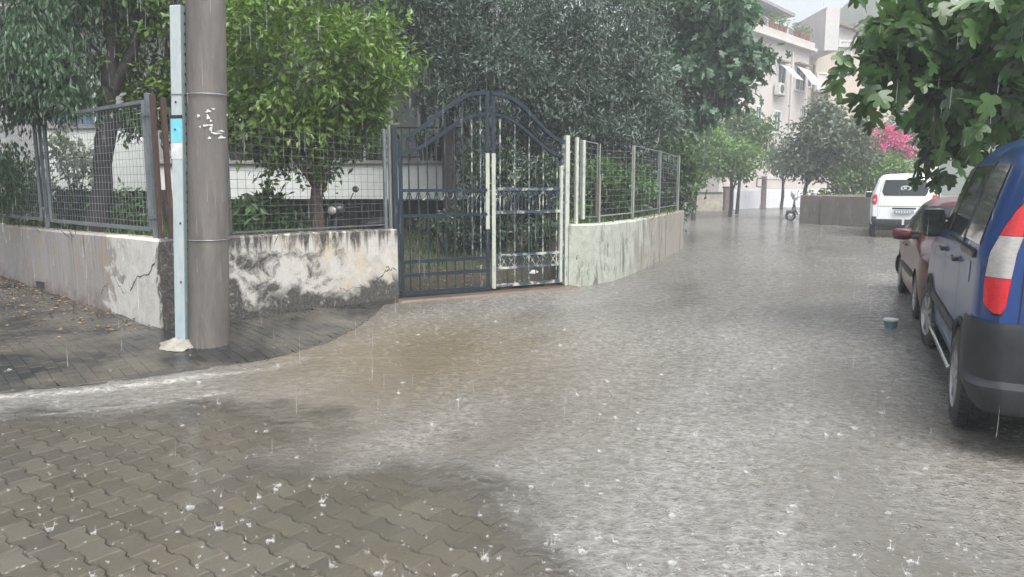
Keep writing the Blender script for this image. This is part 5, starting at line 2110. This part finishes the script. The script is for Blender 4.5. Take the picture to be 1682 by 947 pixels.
# ---- maroon hatchback
hd2 = g(1466, 479)[:2] - g(1488, 522)[:2]
hd2 = hd2 / np.linalg.norm(hd2)
B = Body(3.75, 1.64, .22, [(0, .90), (3.75, .84)], [(0, .98), (.06, 1.10), (.35, 1.36), (.8, 1.44), (1.5, 1.46), (2.0, 1.41), (2.72, .96), (2.9, .92), (3.5, .80), (3.75, .62)],
         1.12, (.62, 2.98), .285, .335, rake=.10, bulge=.10, endr=.4, enda=.16)
car = thing('parked_car', 'maroon hatchback parked nose to nose with the blue van, ahead of the white van', 'car')
place(car, B, g(1497, 521), -hd2, (2.98, -.82))
q = MB(); B.shell(q); q.build('body', M['car_red'], car, True)
q = MB(); q.box((1.9, 0, .42), (3.4, 1.2, .45)); q.build('underbody', M['underbody'], car)
for mir in (False, True):
    sg = -1 if mir else 1
    for nm, c0, c1, z0, z1 in (('rear_side_window', lambda t: .42 + .20 * t, 1.28, .935, 1.33), ('front_door_window', 1.36, lambda t: 2.45 - .55 * t, .925, 1.335)):
        q = MB(); B.patch(q, c0, c1, z0, z1, .005, 8, 8, mirror=mir); q.build(nm, M['glass_dark'], car, True)
    for c in (1.32, .64):
        q = MB(); B.patch(q, c - .005, c + .005, .62 if c < 1 else .28, 1.36 if c > 1 else 1.3, .003, 1, 10, mirror=mir)
        q.build('door_seam', M['seam'], car)
    q = MB(); B.patch(q, .95, 2.65, .46, .54, .012, 10, 3, mirror=mir); q.build('side_moulding', M['bumper'], car, True)
    for c in (1.2, 1.5):
        p0 = B.Q(c, .80)
        q = MB(); q.box((p0.x, sg * (p0.y + .015), p0.z), (.16, .03, .03), bev=.008); q.build('door_handle', M['car_red'], car, True)
    q = MB(); B.patch(q, -.28, lambda t: .10 - .05 * t, .66, .90, .010, 8, 6, mirror=mir, depth=.012); lp_ = q.build('tail_lamp', M['lamp_red'], car, True)
    q = MB(); B.patch(q, -.22, .06, .74, .80, .0125, 6, 3, mirror=mir); q.build('clear_lens', M['lamp_white'], lp_, True)
    q = MB(); B.patch(q, -.999, .28, .24, .55, lambda u, t: .012 + .035 * math.sin(PI * t) ** .6, 24, 8, mirror=mir); q.build('bumper', M['bumper'], car, True)
    mirror_pod(car, 2.30, sg * .80, .99, (.24, .13, .15), M['car_red'], sg)
    for wx in (.62, 2.98):
        wheel(car, wx, sg * .72, .285, .175, True, 6)
    q = MB(); q.ellipsoid((3.5, sg * .58, .64), (.16, .14, .10), 12, 8); q.build('headlight', M['lamp_white'], car, True)
q = MB()
G_ = np.array([[(.055 + .30 * t - .10 * (1 - u * u) * (1 - t), u * (.58 - .07 * t), 1.00 + .32 * t) for t in np.linspace(0, 1, 6)] for u in np.linspace(-1, 1, 9)])
q.grid(G_); q.build('rear_window', M['glass_dark'], car, True)
q = MB(); q.box((-.145, 0, .70), (.012, .50, .11)); q.build('number_plate', M['plate'], car)
q = MB()
q.grid(np.array([[(2.70 - .62 * t + .014, (u * 2 - 1) * (.68 - .10 * t), ipl(2.70 - .62 * t, B.top) + .008 - .05 * abs(u * 2 - 1) ** 3) for t in np.linspace(0, 1, 6)] for u in np.linspace(0, 1, 9)]))
q.build('windscreen', M['glass_dark'], car, True)

# ---- white van seen from behind
B = Body(4.15, 1.80, .40, [(0, 1.22), (4.15, 1.10)], [(0, 1.78), (.05, 1.84), (.2, 1.875), (.8, 1.88), (1.9, 1.86), (2.4, 1.78), (3.1, 1.14), (3.9, .95), (4.15, .72)],
         1.38, (.75, 3.35), .31, .365, rake=.13, bulge=.06, endr=.3, enda=.10)
wv = thing('parked_van', 'white van with a dark tailgate window parked at the far end of the row', 'van')
wl = g(1428, 389)
wh = np.array((.43, .903)); wh /= np.linalg.norm(wh)
place(wv, B, wl, wh, (.05, .86))
q = MB(); B.shell(q); q.build('body', M['van_white'], wv, True)
q = MB(); q.box((2.05, 0, .48), (3.9, 1.4, .5)); q.build('underbody', M['underbody'], wv)
for mir in (False, True):
    sg = -1 if mir else 1
    q = MB(); B.patch(q, -1, lambda t: -.22 + .02 * t - (.10 if t < .25 else 0) * (1 - t / .25), 1.24, 1.70, .006, 10, 10, mirror=mir); q.build('rear_window', M['glass_dark'], wv, True)
    q = MB(); B.patch(q, lambda t: -.085 - .03 * math.sin(PI * t), lambda t: .09 * math.sin(PI * t) ** .7 + .01, .98, 1.27, .012, 6, 8, mirror=mir, depth=.012); lp_ = q.build('tail_lamp', M['lamp_red'], wv, True)
    q = MB(); B.patch(q, -.06, .03, 1.08, 1.15, .0145, 4, 3, mirror=mir); q.build('clear_lens', M['lamp_white'], lp_, True)
    q = MB(); B.patch(q, -.96, lambda t: -.0 + .06 * t, .36, .56, lambda u, t: .012 + .02 * math.sin(PI * t) ** .6, 20, 6, mirror=mir); q.build('bumper', M['bumper'], wv, True)
    q = MB(); B.patch(q, -.12, .05, .56, .63, .014, 5, 3, mirror=mir); q.build('reflector', M['black_plastic'], wv, True)
    for nm, c0, c1 in (('rear_side_window', .35, 1.05), ('sliding_door_window', 1.15, 1.98), ('front_door_window', 2.08, lambda t: 2.9 - .5 * t)):
        q = MB(); B.patch(q, c0, c1, 1.25, 1.68, .005, 6, 6, mirror=mir); q.build(nm, M['glass_dark'], wv, True)
    q = MB(); B.patch(q, -1, -.15, .925, .945, .003, 8, 1, mirror=mir); B.patch(q, -.155, -.145, .64, 1.75, .003, 1, 10, mirror=mir); q.build('tailgate_seam', M['slab_grey'], wv)
    mirror_pod(wv, 2.75, sg * .84, 1.22, (.24, .15, .22), M['van_white'], sg)
    for wx in (.75, 3.35):
        wheel(wv, wx, sg * .80, .31, .19, False, 5)
    q = MB(); q.ellipsoid((3.95, sg * .64, .78), (.12, .15, .12), 12, 8); q.build('headlight', M['lamp_white'], wv, True)
q = MB(); q.box((-.075, .0, .875), (.03, .62, .05), bev=.008); q.build('plate_trim', M['bumper'], wv)
q = MB(); q.box((-.090, .0, .775), (.014, .52, .115), bev=.003); pl_ = q.build('number_plate', M['plate'], wv)
q = MB()
for k in range(6):
    yy = .19 - k * .07
    q.box((-.0985, yy, .775), (.004, .03, .06)); 
q.build('characters', M['frame_white'], pl_)
# oval sticker on the rear glass
q = MB()
pz = B.Q(-.96, 1.46)
for (ry, rz2) in ((.14, .075),):
    nE = 28
    vs = [(pz.x - .012, -.02 + ry * math.cos(2 * PI * k / nE), 1.46 + rz2 * math.sin(2 * PI * k / nE)) for k in range(nE)] + [(pz.x - .012, -.02 + ry * .72 * math.cos(2 * PI * k / nE), 1.46 + rz2 * .6 * math.sin(2 * PI * k / nE)) for k in range(nE)]
    q.add(vs, [(k, (k + 1) % nE, nE + (k + 1) % nE, nE + k) for k in range(nE)])
q.box((pz.x - .012, .0, 1.46), (.003, .07, .05))
q.build('window_sticker', M['frame_white'], wv)
q = MB()
q.grid(np.array([[(3.06 - .62 * t + .014, (u * 2 - 1) * (.78 - .12 * t), ipl(3.06 - .62 * t, B.top) + .008 - .05 * abs(u * 2 - 1) ** 3) for t in np.linspace(0, 1, 6)] for u in np.linspace(0, 1, 9)]))
q.build('windscreen', M['glass_dark'], wv, True)


# ---- scooters
def scooter(label, loc, rotz, pm):
    t = thing('motor_scooter', label, 'scooter', loc, rotz)
    for x in (-.62, .62):
        w_ = link('wheel', None, t, (x, 0, .22))
        R_ = Matrix.Rotation(PI / 2, 3, 'X')
        q = MB(); q.lathe([(.13, -.05), (.19, -.055), (.215, -.03), (.22, 0), (.215, .03), (.19, .055), (.13, .05)], 28, mat3=R_, cap=False); q.build('tyre', M['rubber'], w_, True)
        q = MB(); q.lathe([(.135, -.03), (.05, -.045), (.03, -.06), (.03, .06), (.05, .045), (.135, .03)], 20, mat3=R_); q.build('rim', M['rim'], w_, True)
    q = MB()
    def loft(st, n=14):
        rings = []
        for (x, z, hw, hh) in st:
            rings.append([(x, hw * math.copysign(abs(math.cos(a)) ** .7, math.cos(a)), z + hh * math.copysign(abs(math.sin(a)) ** .7, math.sin(a))) for a in np.linspace(0, 2 * PI, n, False)])
        k = len(rings)
        q.add([p for r in rings for p in r], [(i * n + j, i * n + (j + 1) % n, (i + 1) * n + (j + 1) % n, (i + 1) * n + j) for i in range(k - 1) for j in range(n)] + [tuple(range(n)), tuple((k - 1) * n + j for j in range(n - 1, -1, -1))])
    loft([(-.88, .66, .04, .05), (-.75, .62, .12, .12), (-.5, .56, .17, .18), (-.25, .50, .17, .20), (-.05, .40, .13, .14), (.02, .33, .12, .06)])
    q.build('rear_body', pm, t, True)
    q = MB()
    loft([(-.05, .30, .16, .035), (.15, .28, .17, .035), (.33, .31, .15, .05), (.42, .45, .18, .07), (.48, .65, .20, .06), (.50, .85, .15, .05)])
    q.build('leg_shield', pm, t, True)
    q = MB(); q.ellipsoid((-.42, 0, .76), (.40, .14, .065), 16, 8); q.build('seat', M['seat'], t, True)
    q = MB(); q.tube([(.62, 0, .22), (.55, 0, .5), (.47, 0, .95)], .035, 10); q.build('fork', M['black_plastic'], t, True)
    q = MB(); q.ellipsoid((.60, 0, .40), (.22, .065, .08), 14, 8); q.build('mudguard', M['black_plastic'], t, True)
    hb_ = MB(); hb_.ellipsoid((.46, 0, .98), (.12, .14, .10), 14, 8); hbo = hb_.build('handlebar', pm, t, True)
    q = MB(); q.tube([(.38, -.34, 1.02), (.45, -.12, 1.0), (.45, .12, 1.0), (.38, .34, 1.02)], .016, 8); q.build('grip', M['black_plastic'], hbo, True)
    q = MB(); q.ellipsoid((.565, 0, .97), (.03, .08, .06), 12, 8); q.build('headlamp', M['lamp_white'], t, True)
    for sg in (-1, 1):
        q = MB(); q.tube([(.43, sg * .2, 1.02), (.45, sg * .26, 1.15), (.44, sg * .30, 1.22)], .008, 6); q.ellipsoid((.43, sg * .33, 1.27), (.015, .065, .045), 12, 8); q.build('mirror', M['black_plastic'], t, True)
    q = MB(); q.ellipsoid((-.9, 0, .60), (.025, .07, .04), 10, 6); q.build('tail_lamp', M['lamp_red'], t, True)
    q = MB(); q.tube([(-.1, -.17, .2), (-.55, -.19, .25), (-.85, -.19, .32)], .045, 10); q.build('exhaust', M['black_plastic'], t, True)
    q = MB(); q.tube([(-.1, .1, .3), (-.05, .2, .03)], .014, 6); q.build('stand', M['black_plastic'], t)
    return t


s1 = at(592, 365, 11.2)
scooter('dark motor scooter standing in the garden behind the mesh fence, beside the gate', (s1[0], 11.2, garden_z(s1[0], 11.2) + .06), math.radians(238), M['scooter_dark'])
s2 = at(1324, 352, 32.0)
t = scooter('white motor scooter half hidden behind the left end of the low concrete wall', (s2[0], 32.0, -.02), math.radians(172), M['scooter_white'])
q = MB(); q.ellipsoid((.56, 0, 1.14), (.10, .22, .16), 14, 10); q.build('windshield', M['scooter_white'], t, True)

# ================================================================== SMALL THINGS
tb = g(1463, 536)
tub = thing('plastic_tub', 'small teal plastic tub with a white lid floating near the parked cars', 'tub', (tb[0], tb[1], -.02), .3)
q = MB(); q.lathe([(.055, 0), (.075, .085), (.08, .09)], 24); q.build('tub', M['tub_teal'], tub, True)
q = MB(); q.lathe([(.083, .088), (.085, .105), (.078, .112), (.02, .113)], 24); q.build('lid', M['tub_white'], tub, True)
cr = g(80, 474, PZ)
tray = thing('black_tray', 'black plastic tray lying on the pavement against the side wall', 'tray', (cr[0], cr[1], PZ + .012), math.atan2(dA[1], dA[0]) + .2)
q = MB()
q.box((0, 0, .012), (.30, .19, .016), bev=.004)
for sx in (-1, 1):
    q.box((sx * .146, 0, .055), (.014, .19, .075), bev=.004)
    q.box((0, sx * .091, .055), (.276, .012, .075), bev=.004)
q.build('tray', M['black_plastic'], tray)
q = MB(); q.box((0, 0, .099), (.325, .215, .012), bev=.004); q.build('rim', M['black_plastic'], tray)
bgp = g(879, 461)
bag = MB((bgp[0], bgp[1], .1))
bag.ellipsoid((bgp[0], bgp[1], .13), (.10, .07, .05), 16, 10, jit=.28)
tag(bag.build('plastic_bag', M['bag'], loc=(bgp[0], bgp[1], .1), smooth=True), 'crumpled white plastic bag lying just inside the right leaf of the gate', 'bag')

# ================================================================== FAR SIDE OF THE STREET
def slab_wall(label, pxa, pxb, ya, yb, top_px, Y0, mat, nm='low_wall', thick=.25, coping=None, cat='wall', group=None):
    a, b_ = at(pxa, 320, ya), at(pxb, 320, yb)
    h = at(pxa, top_px, ya)[2]
    d = np.array((b_[0] - a[0], b_[1] - a[1])); ln = np.linalg.norm(d)
    c = ((a[0] + b_[0]) / 2, (a[1] + b_[1]) / 2, 0)
    t = thing(nm, label, cat, c, math.atan2(d[1], d[0]), group)
    q = MB(); q.box((0, thick / 2, h / 2 - .1), (ln, thick, h + .2), bev=.02); q.build('wall', mat, t)
    if coping:
        q = MB(); q.box((0, thick / 2, h + .05), (ln + .06, thick + .08, .08), bev=.01); q.build('coping', coping, t)
    return t


slab_wall('rough pale stone wall with a dark coping, at the far bend left of the white panels', 1138, 1187, 42.5, 43.3, 318, 0, M['stone'], coping=M['dark_recess'])
slab_wall('plain white low wall panel left of the brown signpost at the far bend', 1205, 1249, 44.5, 47, 312, 0, M['panel_white'], 'white_wall', .15)
slab_wall('plain white low wall panel right of the brown signpost, behind the white scooter', 1258, 1345, 47.2, 50, 311, 0, M['panel_white'], 'white_wall', .15)
a = at(1196, 330, 44)
gpo = thing('wall_pier', 'brown pier at the end of the stone wall', 'pier', (a[0], 44, 0))
q = MB(); q.box((0, 0, .62), (.5, .5, 1.3), bev=.02); q.build('pier', M['brown_post'], gpo)
q = MB(); q.box((0, 0, 1.30), (.58, .58, .08), bev=.01); q.build('cap', M['dark_recess'], gpo)
a = at(1254, 330, 47)
spo = thing('signpost', 'brown post with an empty square frame between the two white wall panels', 'post', (a[0], 47, 0))
q = MB(); q.box((0, 0, .95), (.26, .26, 2.0), bev=.02); q.build('post', M['brown_post'], spo)
q = MB()
for dx, dz, sx, sz in ((-.5, 0, .07, .5), (.0, 0, .07, .5), (-.25, .25, .5, .07), (-.25, -.25, .5, .07)):
    q.box((dx, -.16, 1.55 + dz), (sx, .06, sz))
q.build('frame', M['brown_post'], spo)
a = at(1136, 320, 40)
wp_ = thing('wooden_post', 'weathered pale post standing left of the stone wall', 'post', (a[0], 40, 0))
q = MB(); q.tube([(0, 0, -.1), (.02, 0, 1.4), (.0, 0, 2.4)], [.16, .15, .14], 10); q.build('shaft', M['slab_grey'], wp_, True)
q = MB(); q.lathe([(.15, 2.4), (.17, 2.44), (.12, 2.5)], 12); q.build('cap', M['slab_grey'], wp_, True)
# low concrete enclosure in the street, two bays and a joint
bx0, bx1 = g(1312, 366), g(1432, 374)
d = bx1[:2] - bx0[:2]
ln = np.linalg.norm(d)
enc = thing('low_concrete_wall', 'low stained concrete wall standing in the flooded street left of the white van', 'wall', (bx0[0], bx0[1], 0), math.atan2(d[1], d[0]))
q = MB(); q.box((ln * .145, .12, .5), (ln * .29, .24, 1.20), bev=.015); q.build('left_bay', M['low_concrete'], enc)
q = MB(); q.box((ln * .66, .12, .5), (ln * .70, .27, 1.20), bev=.015); q.build('right_bay', M['low_concrete'], enc)
q = MB(); q.box((.12, 2.2, .5), (.24, 4.0, 1.2)); q.box((ln * .5, 2.2, .42), (ln - .3, 3.9, .9)); q.build('planting_bed', M['low_concrete'], enc)

# pale house base behind the far trees
a, b_ = at(1215, 300, 53), at(1330, 300, 56)
lw2 = thing('garden_wall', 'long pale pink wall behind the far white panels, seen under the trees', 'wall', ((a[0] + b_[0]) / 2, 54.5, 0), math.atan2(3, b_[0] - a[0]))
q = MB(); q.box((0, 0, .85), (np.linalg.norm(b_ - a) + 6, .3, 1.9)); q.build('wall', M['render_pink'], lw2)
q = MB(); q.box((0, 0, 1.83), (np.linalg.norm(b_ - a) + 6.1, .4, .08)); q.build('coping', M['render_pale'], lw2)

# ---- pink apartment building
pA_, pB_ = at(1226, 52, 51.0), at(1330, 84, 59.0)
fd = np.array((pB_[0] - pA_[0], pB_[1] - pA_[1], 0)); fl = np.linalg.norm(fd); fd /= fl
fn = np.array((fd[1], -fd[0], 0)); fn = fn if fn[1] < 0 else -fn
bk = -fn
eave = (pA_[2] + pB_[2]) / 2
pA0 = np.array((pA_[0], pA_[1], 0)) - fd * 3.0
fl += 3.0
pink = thing('apartment_building', 'pale pink apartment block with white awnings and potted plants on its roof terrace', 'building', pA0, math.atan2(fd[1], fd[0]))
# local: x along facade, y to the back
def PL_(px, py):
    w_ = onplane(px, py, pA0, fn)
    return (np.dot(w_ - pA0, fd), w_[2])


q = MB(); q.box((fl / 2, 5, eave / 2), (fl, 10, eave)); q.build('wall', M['render_pink'], pink)
q = MB(); q.box((fl / 2, 4.9, eave + .10), (fl + .7, 10.7, .22)); q.build('roof', M['render_pale'], pink)
q = MB(); q.box((fl / 2, -.2, eave + .42), (fl + .5, .16, .42)); q.build('terrace_parapet', M['render_pink'], pink)
x0, z0 = PL_(1299, 120)
q = MB(); q.box((x0, -.06, eave / 2 - .2), (.18, .14, eave - .4)); q.build('downpipe', M['render_pale'], pink)
pen = MB()
xa_, _ = PL_(1226, 60); xb_, _ = PL_(1310, 60)
pen.box(((xa_ + xb_) / 2, 5.2, eave + 1.4), (xb_ - xa_, 5, 2.4)); pen.build('penthouse', M['render_grey'], pink)
pen = MB(); pen.box(((xa_ + xb_) / 2 + .4, 4.5, eave + 2.75), (xb_ - xa_ + 2.0, 7.4, .22), mat3=Matrix.Rotation(.03, 3, 'Y')); pen.build('penthouse_roof', M['slab_grey'], pink)
q = MB(); q.box((PL_(1252, 40)[0], 2.68, eave + 1.3), (1.5, .05, 1.8)); q.build('terrace_window', M['frame_white'], pink)
cn = MB()
xc, _ = PL_(1305, 60)
cg_ = np.array([[(xc + 2.6 * u, .9 + 1.6 * v_, eave + 1.55 + .5 * math.sin(PI * v_) + .1 * math.sin(u * 4)) for v_ in np.linspace(0, 1, 8)] for u in np.linspace(-1, 1, 10)])
cn.grid(cg_)
co_ = cn.build('terrace_canopy', M['awning'], pink, True)
md = co_.modifiers.new('thick', 'SOLIDIFY'); md.thickness = .03
cn = MB()
for u in (-2.5, 2.5):
    for y_ in (.95, 2.45):
        cn.bar((xc + u, y_, eave + .2), (xc + u, y_, eave + 1.6), .05)
cn.build('canopy_pole', M['frame_white'], pink)


def window(par_, x, z, w_, h_, fm=None, out=-.02, pane=None, bars=1):
    q = MB()
    for sx in (-1, 1):
        q.box((x + sx * (w_ / 2 + .04), out, z), (.1, .12, h_ + .18))
    for sz in (-1, 1):
        q.box((x, out, z + sz * (h_ / 2 + .04)), (w_ - .02, .12, .1))
    for k in range(bars):
        q.box((x + w_ * ((k + 1) / (bars + 1) - .5), out + .01, z), (.06, .08, h_ - .02))
    f_ = q.build('window', fm or M['frame_white'], par_)
    q = MB(); q.box((x, out + .03, z), (w_, .04, h_)); q.build('pane', pane or M['pane'], f_)
    return f_


for (px0, px1, py0, py1, aw) in ((1277, 1288, 108, 138, True), (1306, 1321, 112, 148, True), (1271, 1280, 183, 216, False), (1315, 1322, 173, 194, False), (1242, 1252, 108, 136, False), (1240, 1249, 175, 208, False)):
    xa_, za_ = PL_(px0, (py0 + py1) / 2); xb_, _ = PL_(px1, (py0 + py1) / 2)
    _, zt3 = PL_((px0 + px1) / 2, py0); _, zb3 = PL_((px0 + px1) / 2, py1)
    f_ = window(pink, (xa_ + xb_) / 2, (zt3 + zb3) / 2, xb_ - xa_, zt3 - zb3)
    if aw:
        q = MB()
        xm, ww, hh = (xa_ + xb_) / 2, (xb_ - xa_) * .62, zt3 - zb3
        q.grid(np.array([[(xm + ww * u, -.1 - 1.25 * v_, zt3 + .12 - hh * .92 * v_ ** 1.2) for v_ in np.linspace(0, 1, 7)] for u in (-1, 0, 1)]))
        o = q.build('awning', M['awning'], pink)
        md = o.modifiers.new('thick', 'SOLIDIFY'); md.thickness = .03
        q = MB(); q.box((xm, -.2, zt3 + .28), (ww * 2.1, .4, .1)); q.build('awning_box', M['roof_brown'], pink)
xa_, za_ = PL_(1275, 147)
ac = thing('air_conditioner', 'white air conditioner unit on the pink facade under the first awning', 'air conditioner', tuple(pA0 + fd * xa_ + fn * .3 + np.array((0, 0, za_ - .4))), math.atan2(fd[1], fd[0]))
q = MB(); q.box((0, 0, .4), (1.1, .42, .8), bev=.03); q.build('housing', M['ac_white'], ac)
q = MB(); q.lathe([(.30, 0), (.30, .02), (.27, .03), (.05, .03)], 24, (-.2, -.21, .4), Matrix.Rotation(PI / 2, 3, 'X')); q.build('fan_grille', M['dark_recess'], ac)
q = MB()
for sx in (-.4, .4):
    q.box((sx, .1, -.03), (.06, .5, .06))
q.build('bracket', M['roof_brown'], ac)
# potted plants along the roof terrace edge
for i, pxx in enumerate((1232, 1240, 1262, 1268, 1277, 1284, 1303, 1309, 1316, 1322)):
    x_, _ = PL_(pxx, 60)
    loc = pA0 + fd * x_ + fn * .2 + np.array((0, 0, eave + .63))
    h = random.uniform(.25, .4)
    p_ = thing('potted_plant', 'terracotta pot with a small plant on the roof terrace edge of the pink building', 'plant', tuple(loc), group='potted plants along the roof terrace edge')
    q = MB(); q.lathe([(.12, 0), (.19, h), (.21, h), (.21, h + .05), (.17, h + .05)], 14); q.build('pot', M['terracotta'], p_, True)
    crown('foliage', p_, [L_GREY, L_MID, L_LIGHT][i % 3], [(0, 0, h + .35, .3, .3, random.uniform(.25, .5), 12)], 12, .09, .16, .07)

# ---- peach building with a shallow gable
YB = 64.0
XL, XR = at(1322, 200, YB)[0], at(1530, 200, YB)[0]
pe = thing('apartment_building', 'peach coloured house with a shallow gable and a rolled shutter window, behind the street trees', 'building', (XL, YB, 0))
zg = lambda py: at(1380, py, YB)[2]
xg = lambda px: at(px, 100, YB)[0] - XL
zt_a, zpk, zr = zg(50), zg(39), zg(54)
zsp = zg(76)
q = MB()
q.box(((XR - XL) / 2, 5, zsp / 2), (XR - XL, 10, zsp)); q.build('wall', M['render_peach'], pe)
q = MB()
poly = [(xg(1344), zsp), (XR - XL, zsp), (XR - XL, zr), (xg(1405), zr), (xg(1365), zpk), (xg(1344), zt_a)]
n = len(poly)
q.add([(x, .0, z) for x, z in poly] + [(x, 10, z) for x, z in poly], [tuple(range(n)), tuple(range(2 * n - 1, n - 1, -1))] + [(i, n + i, n + (i + 1) % n, (i + 1) % n) for i in range(n)])
q.build('gable', M['render_pale'], pe)
q = MB()
for (xa1, za1, xb1, zb1) in ((xg(1342), zt_a - .1, xg(1365), zpk), (xg(1365), zpk, xg(1408), zr)):
    dx, dz = xb1 - xa1, zb1 - za1
    q.box(((xa1 + xb1) / 2, 4.8, (za1 + zb1) / 2 + .12), (math.hypot(dx, dz) + .1, 10.6, .18), mat3=Matrix.Rotation(-math.atan2(dz, dx), 3, 'Y'))
q.build('roof', M['roof_brown'], pe)
q = MB(); q.box(((XR - XL) / 2, -.1, zsp), (XR - XL, .3, .16)); q.build('string_course', M['render_pale'], pe)
q = MB(); q.box((xg(1333), .2, zg(62)), (xg(1345) - xg(1324), 8, 3.2)); q.build('annexe', M['render_pale'], pe)
window(pe, xg(1387), zg(80), xg(1396) - xg(1378), zg(68) - zg(92), bars=2, pane=M['render_pale'])
f_ = window(pe, xg(1352), zg(133), xg(1359) - xg(1345), zg(121) - zg(145), bars=0, pane=M['shutter'])
window(pe, xg(1330), zg(132), xg(1334) - xg(1326), zg(122) - zg(142), bars=0)
window(pe, xg(1440), zg(120), 1.1, 1.5)
q = MB(); q.box((xg(1338), -.08, 6), (.14, .14, 10)); q.box((xg(1361), -.08, zg(165)), (.1, .1, 3)); q.build('downpipe', M['roof_brown'], pe)
q = MB(); q.box((xg(1352), -.5, zg(151)), (1.4, 1.0, .12)); q.build('balcony_slab', M['render_pale'], pe)
# third building further back
YC = 78.0
xa_, xb_ = at(1408, 60, YC)[0], at(1560, 60, YC)[0]
b3_ = thing('apartment_building', 'pale distant building with a flat brown roof edge, just left of the fig leaves', 'building', (xa_, YC, 0))
zt4 = at(1430, 47, YC)[2]
q = MB(); q.box(((xb_ - xa_) / 2, 5, zt4 / 2), (xb_ - xa_, 10, zt4)); q.build('wall', M['render_pale'], b3_)
q = MB(); q.box(((xb_ - xa_) / 2, 4.7, zt4 + .25), (xb_ - xa_ + 1.2, 11, .4)); q.build('roof', M['roof_brown'], b3_)
window(b3_, 2.2, zt4 - 2.2, 1.4, 1.6); window(b3_, 5.2, zt4 - 2.2, 1.4, 1.6)
# red roofed house glimpsed over the trees
a = at(1185, 20, 66.0)
rh = thing('house', 'house whose red tiled roof shows above the broad-leaved tree', 'house', (a[0], 66, 0))
q = MB(); q.box((0, 4, 6.5), (9, 8, 13)); q.build('wall', M['render_pink'], rh)
zr0 = 13.0
q = MB()
q.add([(-5, -.5, zr0), (5, -.5, zr0), (5, 8.5, zr0), (-5, 8.5, zr0), (-3, 4, zr0 + 3.6), (3, 4, zr0 + 3.6)], [(0, 1, 5, 4), (1, 2, 5), (2, 3, 4, 5), (3, 0, 4), (3, 2, 1, 0)])
q.build('roof', M['roof_tile'], rh)
window(rh, -1.5, 10.5, 1.2, 1.6); window(rh, 1.8, 10.5, 1.2, 1.6)
